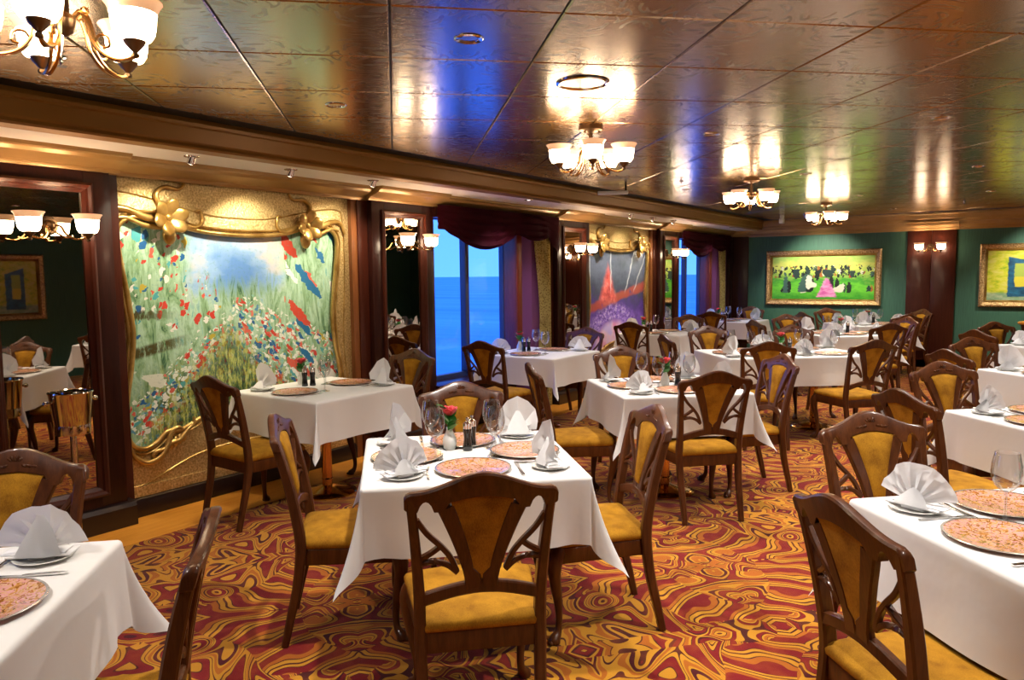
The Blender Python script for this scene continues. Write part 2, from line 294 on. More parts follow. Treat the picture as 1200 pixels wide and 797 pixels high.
fl_ = t.step(V, .20, .14); base = t.mix(fl_, base, t.ramp(nz, [(.4, (.20, .36, .20)), (.6, (.45, .52, .34))]))
bx = t.math('MULTIPLY', t.math('MULTIPLY', t.step(U, .17, .18), t.step(U, .42, .41)), t.math('MULTIPLY', t.step(V, .08, .10), t.step(t.math('ADD', V, t.math('MULTIPLY', U, .5)), .98, .96)))
base = t.mix(bx, base, t.ramp(nz, [(.35, (.01, .05, .12)), (.65, (.02, .16, .30))]))
by = t.math('MULTIPLY', t.math('MULTIPLY', t.step(U, .22, .23), t.step(U, .34, .33)), t.math('MULTIPLY', t.step(V, .28, .30), t.step(V, .76, .74)))
base = t.mix(by, base, t.ramp(V, [(.48, (.66, .58, .05)), (.5, (.36, .46, .08))])); t.bsdf(base, .4, 0, t.bump(nz, .2, .01), .1); M['paint_yellow'] = t.m

# ---------------------------------------------------------------- mesh helpers
def bm_mesh(bm, name, mat, smooth=True, ang=35):
    me = bpy.data.meshes.new(name); bmesh.ops.recalc_face_normals(bm, faces=bm.faces); bm.to_mesh(me); bm.free()
    if mat: me.materials.append(M[mat] if isinstance(mat, str) else mat)
    if smooth:
        me.polygons.foreach_set('use_smooth', [True] * len(me.polygons)); me.set_sharp_from_angle(angle=R(ang))
    return me
def link(name, me, parent=None, loc=(0, 0, 0), rot=(0, 0, 0)):
    o = bpy.data.objects.new(name, me); COL.objects.link(o); o.location = loc; o.rotation_euler = rot
    if parent: o.parent = parent
    return o
def tag(o, label, cat, group=None):
    o['label'] = label; o['category'] = cat
    if group: o['group'] = group
    return o
def thing(name, label, cat, loc=(0, 0, 0), rz=0, group=None):
    return tag(link(name, None, None, loc, (0, 0, rz)), label, cat, group)
def struct(name, me, parent=None, loc=(0, 0, 0), rot=(0, 0, 0)):
    o = link(name, me, parent, loc, rot)
    if not parent: o['kind'] = 'structure'
    return o
def box(bm, x0, x1, y0, y1, z0, z1, bev=0, seg=2):
    r = bmesh.ops.create_cube(bm, size=1); vs = r['verts']
    for v in vs: v.co = Vector((x0 + (v.co.x + .5) * (x1 - x0), y0 + (v.co.y + .5) * (y1 - y0), z0 + (v.co.z + .5) * (z1 - z0)))
    if bev:
        es = list({e for v in vs for e in v.link_edges})
        bmesh.ops.bevel(bm, geom=es, offset=bev, segments=seg, affect='EDGES', profile=.5)
def boxm(name, mat, *a, bev=0, **k):
    bm = bmesh.new(); box(bm, *a, bev=bev); return bm_mesh(bm, name, mat)
def loft(bm, rings, close=True, cap=True):
    vv = [[bm.verts.new(p) for p in r] for r in rings]; n = len(vv[0])
    for a, b in zip(vv, vv[1:]):
        for i in range(n if close else n - 1):
            j = (i + 1) % n
            bm.faces.new((a[i], a[j], b[j], b[i]))
    if cap and close:
        bm.faces.new(vv[0][::-1]); bm.faces.new(vv[-1])
    return vv
def lathe(bm, prof, n=24, c=(0, 0, 0), cap=False):
    rings = [[(c[0] + r * math.cos(2 * math.pi * i / n), c[1] + r * math.sin(2 * math.pi * i / n), c[2] + z) for i in range(n)] for r, z in prof]
    loft(bm, rings, True, cap)
def lathem(name, mat, prof, n=24, cap=True, ang=35):
    bm = bmesh.new(); lathe(bm, prof, n, cap=cap); return bm_mesh(bm, name, mat, ang=ang)
def catmull(pts, per=6, closed=False):
    out = []; n = len(pts); P = [Vector(p) for p in pts]
    for i in range(n if closed else n - 1):
        p0 = P[(i - 1) % n] if closed or i > 0 else P[0]; p1 = P[i]; p2 = P[(i + 1) % n]; p3 = P[(i + 2) % n] if closed or i + 2 < n else P[-1]
        for k in range(per):
            u = k / per
            out.append(.5 * ((2 * p1) + (p2 - p0) * u + (2 * p0 - 5 * p1 + 4 * p2 - p3) * u * u + (3 * p1 - p0 - 3 * p2 + p3) * u ** 3))
    if not closed: out.append(P[-1])
    return out
def tube(bm, pts, rad, n=8, closed=False, flat=1.0, ref=None):
    pts = [Vector(p) for p in pts]; N = len(pts)
    if not isinstance(rad, (list, tuple)): rad = [rad] * N
    rings = []; up = Vector(ref) if ref else None
    for i, p in enumerate(pts):
        a = pts[(i - 1) % N] if closed or i > 0 else p; b = pts[(i + 1) % N] if closed or i < N - 1 else p
        d = (b - a).normalized()
        if up is None: up = Vector((0, 0, 1)) if abs(d.z) < .9 else Vector((1, 0, 0))
        s = d.cross(up).normalized(); w = s.cross(d).normalized()
        if not ref: up = w
        rings.append([p + rad[i] * (math.cos(2 * math.pi * k / n) * s + flat * math.sin(2 * math.pi * k / n) * w) for k in range(n)])
    if closed: rings.append(rings[0]); loft(bm, rings, True, False); bmesh.ops.remove_doubles(bm, verts=bm.verts, dist=1e-6)
    else: loft(bm, rings)
def bar(bm, pts, w, d, wdir=(1, 0, 0), bev=.18):
    # rectangular section with clipped corners along a path; w along wdir, d across
    pts = [Vector(p) for p in pts]; N = len(pts); rings = []
    if not isinstance(w, (list, tuple)): w = [w] * N
    if not isinstance(d, (list, tuple)): d = [d] * N
    for i, p in enumerate(pts):
        a = pts[max(i - 1, 0)]; b = pts[min(i + 1, N - 1)]; t_ = (b - a).normalized()
        s = Vector(wdir); s = (s - s.dot(t_) * t_).normalized(); q = t_.cross(s)
        hw, hd = w[i] / 2, d[i] / 2; c_ = bev * min(hw, hd) * 2
        rings.append([p + s * x + q * y for x, y in ((hw - c_, -hd), (hw, -hd + c_), (hw, hd - c_), (hw - c_, hd), (-hw + c_, hd), (-hw, hd - c_), (-hw, -hd + c_), (-hw + c_, -hd))])
    loft(bm, rings)
def ico(bm, c, r, sub=1, sc=(1, 1, 1), rot=None):
    m = Matrix.Translation(c) @ (rot or Matrix()) @ Matrix.Diagonal((*[r * k for k in sc], 1))
    bmesh.ops.create_icosphere(bm, subdivisions=sub, radius=1, matrix=m)
def spawn(tmpl, root):
    # tmpl: [(name, mesh, [subparts], (loc), (rot))]
    for it in tmpl:
        nm, me, subs = it[0], it[1], it[2]
        o = link(nm, me, root, *(it[3:5] if len(it) > 3 else ()))
        if len(it) > 5 and it[5]: o['label'] = it[5]
        for s_ in subs: link(s_[0], s_[1], o, *(s_[2:4] if len(s_) > 2 else ()))
def extrude_profile(bm, prof, y0, y1, axis='y'):
    # prof: list of (a, z); axis y -> a is x ; axis x -> a is y
    f = (lambda a, z, t: (a, t, z)) if axis == 'y' else (lambda a, z, t: (t, a, z))
    loft(bm, [[f(a, z, y0) for a, z in prof], [f(a, z, y1) for a, z in prof]])

# ---------------------------------------------------------------- room shell
XW, YB, ZC = -4.80, 13.5, 2.46
XR, YF = 3.4, -3.6
fl = struct('floor', boxm('floor', 'carpet', -4.28, XR, YF, YB, -.1, 0))
link('wood_border', boxm('wood_border', 'floor_wood', -5.0, -4.28, YF, YB, -.1, .002), fl)
# ceiling: substrate + panels laid on the diagonal
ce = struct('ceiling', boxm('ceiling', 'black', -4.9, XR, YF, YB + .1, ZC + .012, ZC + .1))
TILE = .600
bm = bmesh.new(); g = .0035; h = TILE / 2 - g; bv = .005
top = [bm.verts.new((x * h, y * h, .012)) for x, y in ((-1, -1), (1, -1), (1, 1), (-1, 1))]
mid = [bm.verts.new((x * h, y * h, bv)) for x, y in ((-1, -1), (1, -1), (1, 1), (-1, 1))]
lo = [bm.verts.new((x * (h - bv), y * (h - bv), 0)) for x, y in ((-1, -1), (1, -1), (1, 1), (-1, 1))]
for A, B in ((top, mid), (mid, lo)):
    for i in range(4): bm.faces.new((A[i], A[(i + 1) % 4], B[(i + 1) % 4], B[i]))
bm.faces.new(lo); bm.faces.new(top[::-1])
uvl = bm.loops.layers.uv.new('UVMap')
for f_ in bm.faces:
    for l in f_.loops: l[uvl].uv = (l.vert.co.x / TILE + .5, l.vert.co.y / TILE + .5)
panel = bm_mesh(bm, 'ceiling_panel', 'ceiling', smooth=False)
A45 = R(44.474); ca_, sa_ = math.cos(A45), math.sin(A45)
OX, OY = -.652 * .912, 2.859 * .912
XC0, XC1, YC1 = -3.83, XR, YB - .30   # ceiling field short of beam and back cornice; black margin paints in dark reflection
inside, clipped = [], []
for i in range(-14, 26):
    for j in range(-14, 30):
        a, b = OX + (i + .5) * TILE, OY + (j + .5) * TILE
        x, y = ca_ * a - sa_ * b, sa_ * a + ca_ * b
        r_ = TILE * .7
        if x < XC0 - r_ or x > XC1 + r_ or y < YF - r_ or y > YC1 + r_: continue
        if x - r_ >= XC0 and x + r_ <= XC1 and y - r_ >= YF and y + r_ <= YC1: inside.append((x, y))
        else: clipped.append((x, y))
def view_rank(p):
    d = Vector((p[0], p[1], ZC - 1.55)); f_ = d.dot(cf)
    if f_ < .3: return 1e6
    u_, v_ = d.dot(cr) / f_ * 865.5, d.dot(cu) / f_ * 865.5
    return d.length if abs(u_) < 780 and abs(v_) < 560 else 1e4 + d.length
inside.sort(key=view_rank)
for x, y in inside[:170]: link('ceiling_panel', panel, ce, (x, y, ZC), (0, 0, A45))
def cut_panels(lst, name):
    bm = bmesh.new()
    for x, y in lst:
        b2 = bmesh.new(); b2.from_mesh(panel); bmesh.ops.transform(b2, matrix=Matrix.Translation((x, y, ZC)) @ Matrix.Rotation(A45, 4, 'Z'), verts=b2.verts)
        for co, no in (((XC0, 0, 0), (-1, 0, 0)), ((XC1, 0, 0), (1, 0, 0)), ((0, YF, 0), (0, -1, 0)), ((0, YC1, 0), (0, 1, 0))):
            bmesh.ops.bisect_plane(b2, geom=b2.verts[:] + b2.edges[:] + b2.faces[:], plane_co=co, plane_no=no, clear_outer=True)
        me_ = bpy.data.meshes.new('tmp'); b2.to_mesh(me_); b2.free()
        if len(me_.vertices): bm.from_mesh(me_)
        bpy.data.meshes.remove(me_)
    return bm_mesh(bm, name, 'ceiling', smooth=False)
def in_view(p): return view_rank(p) < 1e4
for p in [q_ for q_ in clipped if in_view(q_)]:
    me_ = cut_panels([p], 'cut_panel')
    if len(me_.vertices): link('ceiling_panel', me_, ce)
rest = link('panels_out_of_view', cut_panels([q_ for q_ in clipped if not in_view(q_)] + inside[170:], 'panels_rest'), ce); rest['kind'] = 'stuff'

# walls
wl = bmesh.new()
WIN = [(5.30, 6.74), (11.16, 12.60), (-.60, .86)]
zs0, zs1 = .50, 2.16
edges_y = [YF] + sorted([v for w in WIN for v in w]) + [YB + .1]
for k in range(0, len(edges_y), 2): box(wl, XW - .16, XW, edges_y[k], edges_y[k + 1], 0, ZC)
for a, b in WIN: box(wl, XW - .16, XW, a, b, 0, zs0); box(wl, XW - .16, XW, a, b, zs1, ZC)
struct('wall_left', bm_mesh(wl, 'wall_left', 'panel_wood'))
struct('wall_back', boxm('wall_back', 'green', XW, XR, YB, YB + .1, 0, ZC))
struct('wall_right', boxm('wall_right', 'green', XR, XR + .1, YF, YB + .1, 0, ZC + .1))
struct('wall_front', boxm('wall_front', 'panel_wood', XW, XR + .1, YF - .1, YF, 0, ZC + .1))
# lowered soffit with its beam along the window wall
bm = bmesh.new(); prof = [(-4.04, 2.30), (-4.034, 2.312), (-4.040, 2.330), (-4.030, 2.34), (-4.026, 2.42), (-4.012, 2.428), (-4.010, 2.446), (-4.022, ZC + .012), (-4.16, ZC + .012), (-4.16, 2.30)]
extrude_profile(bm, prof, YF, 13.30); struct('trim_1', bm_mesh(bm, 'soffit_beam', 'beam', ang=25))
struct('trim_2', boxm('soffit', 'soffit', -4.96, -4.16, YF, YB, 2.30, 2.36))
def cornice_prof(x):   # crown moulding against plane x, room towards +x
    return [(x, 2.195), (x + .022, 2.195), (x + .03, 2.205), (x + .035, 2.218), (x + .06, 2.226), (x + .10, 2.238), (x + .145, 2.256), (x + .165, 2.274), (x + .19, 2.280), (x + .195, 2.30), (x, 2.30)]
PIL = [(1.50, 2.30), (4.47, 5.25), (7.44, 8.20), (10.34, 11.06)]
bays = [(YF, 1.50), (2.30, 4.47), (5.25, 7.44), (8.20, 10.34), (11.06, YB - .02)]
n_trim = 3
for a, b in bays:
    bm = bmesh.new(); extrude_profile(bm, cornice_prof(-4.72), a, b); struct('trim_%d' % n_trim, bm_mesh(bm, 'crown_moulding', 'cornice', ang=20)); n_trim += 1
for a, b in PIL:
    bm = bmesh.new(); extrude_profile(bm, cornice_prof(-4.64), a - .05, b + .05); struct('trim_%d' % n_trim, bm_mesh(bm, 'pillar_crown_moulding', 'cornice', ang=20)); n_trim += 1
# back wall crown moulding
def cornice_back(y): return [(y, 2.185), (y - .022, 2.185), (y - .03, 2.20), (y - .035, 2.215), (y - .065, 2.228), (y - .085, 2.262), (y - .09, 2.30), (y - .12, 2.312), (y - .125, 2.335), (y - .15, 2.36), (y - .165, 2.42), (y - .18, 2.43), (y - .18, ZC), (y, ZC)]
bm = bmesh.new(); extrude_profile(bm, cornice_back(YB), XW + .1, XR, 'x'); struct('trim_%d' % n_trim, bm_mesh(bm, 'crown_moulding_back', 'cornice', ang=20)); n_trim += 1
bm = bmesh.new(); extrude_profile(bm, [(a, z) for a, z in cornice_back(YB - .03) if z < 2.32] + [(YB - .12, 2.305), (YB - .03, 2.305)], -1.80, -1.05, 'x'); struct('trim_%d' % n_trim, bm_mesh(bm, 'column_crown_moulding', 'cornice', ang=20)); n_trim += 1
# baseboards
def bb_prof(x): return [(x, 0.002), (x + .028, .002), (x + .028, .10), (x + .02, .118), (x, .125)]
for k, (a, b) in enumerate(bays):
    bm = bmesh.new(); extrude_profile(bm, bb_prof(-4.745), a, b); struct('baseboard_left_%d' % (k + 1), bm_mesh(bm, 'baseboard', 'fbase', ang=25))
bm = bmesh.new(); extrude_profile(bm, [(YB - .0, 0), (YB - .03, 0), (YB - .03, .12), (YB - .02, .14), (YB, .145)], XW, XR, 'x'); struct('baseboard_back', bm_mesh(bm, 'baseboard_b', 'fbase', ang=25))

# pilasters with mirror
def pilaster(k, a, b):
    root = link('wall_pillar', None); root['kind'] = 'structure'
    root.name = 'wall_pillar_%d' % k
    w_out = .045
    link('casing', boxm('casing', 'wall_wood', -4.80, -4.70, a - .06 - w_out, b + .06 + w_out * .3, .002, 2.30), root)
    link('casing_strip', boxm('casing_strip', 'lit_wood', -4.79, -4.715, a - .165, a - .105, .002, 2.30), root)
    bm = bmesh.new(); ym0, ym1 = a + .155, b - .155; z0, z1 = .27, 2.08
    box(bm, -4.70, -4.64, a, ym0, .002, 2.22, .004); box(bm, -4.70, -4.64, ym1, b, .002, 2.22, .004)
    box(bm, -4.70, -4.64, ym0, ym1, .002, z0); box(bm, -4.70, -4.64, ym0, ym1, z1, 2.22)
    link('pillar_face', bm_mesh(bm, 'pillar_face', 'panel_wood'), root)
    bm = bmesh.new()
    ring = lambda e, x: [(x, ym0 - e, z0 - e), (x, ym1 + e, z0 - e), (x, ym1 + e, z1 + e), (x, ym0 - e, z1 + e)]
    loft(bm, [ring(.045, -4.645), ring(.045, -4.622), ring(.030, -4.612), ring(.014, -4.620), ring(.008, -4.635), ring(-.012, -4.650), ring(-.012, -4.665)], True, False)
    link('mirror_frame', bm_mesh(bm, 'mirror_frame', 'wall_wood', ang=20), root)
    link('mirror', boxm('mirror', 'mirror', -4.69, -4.662, ym0 - .03, ym1 + .03, z0 - .03, z1 + .03), root)['label'] = 'dark tinted mirror panel'
    bm = bmesh.new(); extrude_profile(bm, [(-4.70, 0.002), (-4.605, .002), (-4.605, .125), (-4.62, .15), (-4.64, .158), (-4.70, .158)], a - .03, b + .04)
    link('plinth', bm_mesh(bm, 'plinth', 'fbase', ang=25), root)
for k, (a, b) in enumerate(PIL): pilaster(k + 1, a, b)

# windows
def window(k, y0, y1):
    root = struct('window_%d' % k, None)
    xg = XW - .12
    bm = bmesh.new(); fw = .05
    box(bm, XW - .15, XW - .085, y0, y0 + fw, zs0, zs1, .004); box(bm, XW - .15, XW - .085, y1 - fw, y1, zs0, zs1, .004)
    box(bm, XW - .15, XW - .085, y0 + fw, y1 - fw, zs0, zs0 + fw); box(bm, XW - .15, XW - .085, y0 + fw, y1 - fw, zs1 - fw, zs1)
    link('window_frame', bm_mesh(bm, 'window_frame', M['win_metal']), root)
    ym = (y0 + y1) / 2 + .0
    link('mullion', boxm('mullion', M['win_metal'], XW - .14, XW - .06, ym - .03, ym + .03, zs0 + fw, zs1 - fw, bev=.006), root)
    for a, b in ((y0 + fw, ym - .03), (ym + .03, y1 - fw)):
        link('pane', boxm('pane', 'window_glass', xg, xg + .008, a, b, zs0 + fw, zs1 - fw), root)
    link('window_sill', boxm('window_sill', 'panel_wood', XW - .085, -4.62, y0 - .03, y1 + .06, zs0 - .04, zs0 + .004, bev=.008), root)
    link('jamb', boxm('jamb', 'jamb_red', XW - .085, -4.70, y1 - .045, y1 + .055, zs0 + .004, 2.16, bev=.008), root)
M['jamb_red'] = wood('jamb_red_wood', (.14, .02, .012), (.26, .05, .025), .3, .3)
M['win_metal'] = simple('window_frame_blue_grey', (.05, .055, .10), .4)
for k, (a, b) in enumerate(WIN): window(k + 1, a, b)
# plum wall panels beside each window, splayed towards the glass
for k, (a, b) in enumerate(((6.80, 7.33), (12.66, 13.4))):
    bm = bmesh.new(); pr = [(-4.80, a), (-4.675, a + .14), (-4.675, b), (-4.80, b)]
    loft(bm, [[(x, y, .125) for x, y in pr], [(x, y, 2.2) for x, y in pr]])
    struct('wall_panel_%d' % (k + 1), bm_mesh(bm, 'wall_panel', 'plum'))

# valances and curtains
def valance(y0, y1, tail, label):
    bm = bmesh.new(); n = 90; cols = []
    for i in range(n + 1):
        u = i / n; y = y0 + (y1 - y0) * u
        s1 = math.sin(math.pi * min(1, max(0, (u - .04) / .56))); s2 = math.sin(math.pi * min(1, max(0, (u - .60) / .30)))
        zb = 1.985 - .175 * max(0, s1) - .06 * max(0, s2)
        if u > .88: zb = 1.985 - (u - .88) / .12 * tail
        row = []
        for j in range(13):
            v = j / 12; z = 2.215 + (zb - 2.215) * v
            sw = max(s1, s2, 0)
            x = -4.590 + .014 * math.sin(v * 26 + 3 * sw) * (0.35 + sw) + .03 * v * sw + .012 * math.sin(u * 60) * (1 - sw) * v
            row.append((x, y, z))
        cols.append(row)
    vv = [[bm.verts.new(p) for p in r_] for r_ in cols]
    for i in range(n):
        for j in range(12): bm.faces.new((vv[i][j], vv[i + 1][j], vv[i + 1][j + 1], vv[i][j + 1]))
    bmesh.ops.solidify(bm, geom=bm.faces[:], thickness=.008)
    root = thing('valance', label, 'valance', (0, 0, 0))
    link('swag', bm_mesh(bm, 'swag', 'velvet', ang=60), root)
    link('pelmet_board', boxm('pelmet_board', 'panel_wood', -4.70, -4.615, y0, y1, 2.10, 2.195), root)
valance(5.26, 7.40, .22, 'dark burgundy swagged valance over the wide sea window')
valance(11.08, 13.28, .26, 'dark burgundy swagged valance over the narrow sea window by the green wall')
def curtain(y0, y1, label):
    bm = bmesh.new(); cols = []; n = 60
    for i in range(n + 1):
        u = i / n; row = []
        for j in range(15):
            v = j / 14; z = 2.12 - v * 2.10
            pinch = 1 - .35 * math.sin(math.pi * v) ** 2
            y = y1 - (y1 - y0) * (1 - u) * pinch
            x = -4.640 + .026 * math.sin(u * 2 * math.pi * 5 + .6 * v)
            row.append((x, y, z))
        cols.append(row)
    vv = [[bm.verts.new(p) for p in r_] for r_ in cols]
    for i in range(n):
        for j in range(14): bm.faces.new((vv[i][j], vv[i + 1][j], vv[i + 1][j + 1], vv[i][j + 1]))
    bmesh.ops.solidify(bm, geom=bm.faces[:], thickness=.006)
    tag(link('curtain', bm_mesh(bm, 'curtain', 'curtain', ang=60)), label, 'curtain')
curtain(6.93, 7.28, 'gold patterned curtain hanging beside the wide sea window')
curtain(12.80, 13.14, 'gold patterned curtain beside the narrow sea window near the green wall')

# back wall column and corner strip
root = struct('wall_column', None)
link('column_face', boxm('column_face', 'wall_wood', -1.765, -1.425, YB - .03, YB, .0, 2.2, bev=.003), root)
link('column_face', boxm('column_face2', 'wall_wood', -1.421, -1.085, YB - .03, YB, .0, 2.2, bev=.003), root)
link('corner_panel', boxm('corner_panel', 'panel_wood', XW, -4.33, YB - .03, YB, 0, 2.2, bev=.004), root)
link('corner_panel', boxm('corner_panel2', 'panel_wood', -4.80, -4.62, 13.30, YB - .03, 0, 2.2, bev=.004), root)

# outside: sea
bm = bmesh.new(); f_ = [bm.verts.new(p) for p in ((-9000, -9000, -16), (-6, -9000, -16), (-6, 9000, -16), (-9000, 9000, -16))]; bm.faces.new(f_)
sea = link('sea', bm_mesh(bm, 'sea', 'sea', smooth=False)); sea['label'] = 'blue sea beyond the windows'; sea['category'] = 'sea'; sea['kind'] = 'stuff'

# ---------------------------------------------------------------- murals
def mural(dy, mat, name_label, flowers=True):
    root = thing('mural', name_label, 'mural', (-4.78, 3.385 + dy, .128))
    B = lambda x, y, z: (x + 4.78, y - 3.385, z - .128)     # local coordinates
    half = [(3.27, 1.860), (3.05, 1.868), (2.86, 1.892), (2.72, 1.935), (2.60, 1.955), (2.48, 1.950), (2.40, 1.905), (2.375, 1.83), (2.39, 1.66), (2.425, 1.42), (2.445, 1.20), (2.42, .98), (2.38, .76), (2.37, .57), (2.41, .47), (2.49, .44), (2.57, .475), (2.64, .53), (2.72, .52), (2.80, .545), (2.95, .60), (3.27, .63)]
    full = half + [(2 * 3.27 - y, z) for y, z in half[-2:0:-1]]
    full = catmull([(0, y, z) for y, z in full], 4, True)
    cy, cz = 3.27, 1.2; y0, y1, z0, z1 = 2.30, 4.315, .128, 2.20
    outer = []
    for p in full:
        dy_, dz_ = p.y - cy, p.z - cz
        s_ = min(((y1 - cy) / dy_ if dy_ > 1e-6 else (y0 - cy) / dy_ if dy_ < -1e-6 else 9e9), ((z1 - cz) / dz_ if dz_ > 1e-6 else (z0 - cz) / dz_ if dz_ < -1e-6 else 9e9))
        outer.append((cy + dy_ * s_, cz + dz_ * s_))
    for cor in ((y0, z0), (y0, z1), (y1, z0), (y1, z1)):
        k_ = min(range(len(outer)), key=lambda i: (outer[i][0] - cor[0]) ** 2 + (outer[i][1] - cor[1]) ** 2); outer[k_] = cor
    bm = bmesh.new()
    mid = [((a[0] * .5 + p.y * .5), (a[1] * .5 + p.z * .5)) for a, p in zip(outer, full)]
    loft(bm, [[B(-4.785, y, z) for y, z in outer], [B(-4.755, y, z) for y, z in outer], [B(-4.752, y, z) for y, z in mid], [B(-4.745, p.y, p.z) for p in full], [B(-4.785, p.y, p.z) for p in full]], True, False)
    link('frame_board', bm_mesh(bm, 'frame_board', 'hammered', ang=30), root)
    bm = bmesh.new(); tube(bm, [B(-4.742, p.y, p.z) for p in full], .017, 8, True)
    for off, r_ in ((.032, .010),):
        pts = []
        for i, p in enumerate(full):
            d = (full[(i + 1) % len(full)] - full[i - 1]).normalized(); nrm = Vector((0, d.z, -d.y)); c_ = Vector((0, cy, cz))
            if nrm.dot(p - c_) < 0: nrm = -nrm
            pts.append(B(-4.742, *(p + nrm * off)[1:]))
        tube(bm, pts, r_, 6, True)
    link('moulding', bm_mesh(bm, 'moulding', 'moulding_gold', ang=60), root)
    # thin outer bead line
    bead = catmull([(0, 2.36, 2.10), (0, 2.62, 2.075), (0, 3.0, 1.995), (0, 3.27, 1.98), (0, 3.54, 1.995), (0, 3.92, 2.075), (0, 4.18, 2.10), (0, 4.24, 2.02), (0, 4.25, 1.6), (0, 4.22, 1.0), (0, 4.26, .5), (0, 4.1, .27), (0, 3.7, .33), (0, 3.27, .36), (0, 2.85, .33), (0, 2.44, .20), (0, 2.33, .30), (0, 2.325, .8), (0, 2.335, 1.4), (0, 2.325, 2.0)], 6, True)
    bm = bmesh.new(); tube(bm, [B(-4.752, p.y, p.z) for p in bead], .006, 6, True); link('bead', bm_mesh(bm, 'bead', 'moulding_gold', ang=60), root)
    # canvas with 0..1 UV
    bm = bmesh.new(); vs = [bm.verts.new(B(-4.772, y, z)) for y, z in ((2.33, .40), (4.21, .40), (4.21, 2.0), (2.33, 2.0))]
    f1 = bm.faces.new(vs); ul = bm.loops.layers.uv.new('UVMap')
    for l, c_ in zip(f1.loops, ((0, 0), (1, 0), (1, 1), (0, 1))): l[ul].uv = c_
    link('canvas', bm_mesh(bm, 'canvas', mat, smooth=False), root)
    def flower(y, z, s_, mir):
        bm = bmesh.new()
        for k in range(6):
            a = k * math.pi / 3 + .3
            rot = Matrix.Rotation(a, 4, 'X') @ Matrix.Rotation(R(-28), 4, 'Z')
            m_ = Matrix.Translation(B(-4.735, y, z)) @ rot @ Matrix.Translation((.015, 0.062 * s_, 0)) @ Matrix.Diagonal((.016, .062 * s_, .044 * s_, 1))
            bmesh.ops.create_icosphere(bm, subdivisions=2, radius=1, matrix=m_)
        ico(bm, B(-4.71, y, z), .026 * s_, 2); ico(bm, B(-4.72, y + mir * .01, z - .09 * s_), .045 * s_, 2, (.5, .9, 1.3))
        sc = lambda pts, r_: tube(bm, catmull([B(-4.735, y + mir * a * s_, z + b * s_) for a, b in pts], 5), [r_ * (1 - .6 * i / (len(pts) * 5 - 4)) for i in range(len(pts) * 5 - 4)], 8)
        sc([(.03, .02), (.10, -.03), (.17, -.045), (.215, -.01), (.205, .05), (.175, .045)], .020)
        sc([(-.02, .05), (-.05, .12), (.0, .165), (.08, .16), (.115, .19), (.095, .205)], .020)
        sc([(-.03, -.02), (-.12, .0), (-.22, .035), (-.30, .03), (-.335, -.04)], .030)
        sc([(-.03, -.05), (-.12, -.045), (-.22, -.01), (-.28, -.02)], .022)
        return bm_mesh(bm, 'flower', 'moulding_gold', ang=60)
    for y, z, s_, mir in ((2.70, 1.955, 1.22, 1), (3.84, 1.955, 1.22, -1)): link('flower_ornament', flower(y, z, s_, mir), root)
    for y, mir in ((2.66, 1), (3.88, -1)):
        bm = bmesh.new()
        def sc(pts, r_):
            tube(bm, catmull([B(-4.735, y + mir * a, b) for a, b in pts], 5), [r_ * (1 - .55 * abs(i / (len(pts) * 5 - 4) * 2 - 1)) for i in range(len(pts) * 5 - 4)], 8)
        sc([(-.29, .50), (-.25, .40), (-.17, .345), (-.08, .37), (-.03, .44), (.0, .52), (.05, .545), (.09, .52)], .024)
        sc([(-.10, .36), (-.13, .385), (-.11, .41), (-.06, .415), (.0, .45), (.06, .46), (.12, .52), (.16, .55), (.17, .60)], .02)
        for q_ in range(4): ico(bm, B(-4.735, y + mir * (-.0 + .03 * q_), .44 + .012 * q_), .026, 1, (.6, .8, 1.5))
        link('scroll_ornament', bm_mesh(bm, 'scroll', 'moulding_gold', ang=60), root)
    link('lower_panel', boxm('lower_panel', 'hammered', *[v for v in (0.02, .036)], y0 - 3.385, y1 - 3.385, .0, .07), root)
mural(0, 'paint_green', 'large pale green dabbed mural in a scrolled gold frame')
mural(5.945, 'paint_violet', 'violet and slate mural in a scrolled gold frame with a red peak')

# framed paintings on the back wall
def framed(x0, x1, z0, z1, mat, label, y=YB, flip=False, group=None, rot=0, loc=None):
    w, h_ = x1 - x0, z1 - z0; fw = .105
    root = thing('framed_painting', label, 'painting', loc or ((x0 + x1) / 2, y, z0), rot)
    rg = lambda e, yy: [(-w / 2 + e, yy, e), (w / 2 - e, yy, e), (w / 2 - e, yy, h_ - e), (-w / 2 + e, yy, h_ - e)]
    bm = bmesh.new(); loft(bm, [rg(0, -.002), rg(0, -.045), rg(.02, -.065), rg(.045, -.058), rg(.07, -.05), rg(.082, -.03)], True, False)
    f_ = link('frame', bm_mesh(bm, 'frame', 'frame_gold', ang=20), root)
    bm = bmesh.new(); loft(bm, [rg(.080, -.034), rg(.085, -.040), rg(fw, -.022), rg(fw, -.005)], True, False)
    link('liner', bm_mesh(bm, 'liner', 'moulding_gold', ang=20), f_)
    bm = bmesh.new(); vs = [bm.verts.new(p) for p in rg(fw - .005, -.012)]; f1 = bm.faces.new(vs); ul = bm.loops.layers.uv.new('UVMap')
    for l, c_ in zip(f1.loops, ((0, 0), (1, 0), (1, 1), (0, 1))): l[ul].uv = c_
    link('canvas', bm_mesh(bm, 'canvas', mat, smooth=False), root)
    return root
framed(-4.0, -2.13, .975, 1.922, 'paint_field', 'wide green painting in a carved gilt frame on the green wall')
framed(-.765, 1.1, .985, 1.945, 'paint_yellow', 'yellow painting with a blue block in a carved gilt frame on green wall')
framed(0, 1.3, 0, 1.0, 'paint_yellow', 'yellow painting in a gilt frame facing the window wall', rot=R(-90), loc=(XR, 4.55, .95))

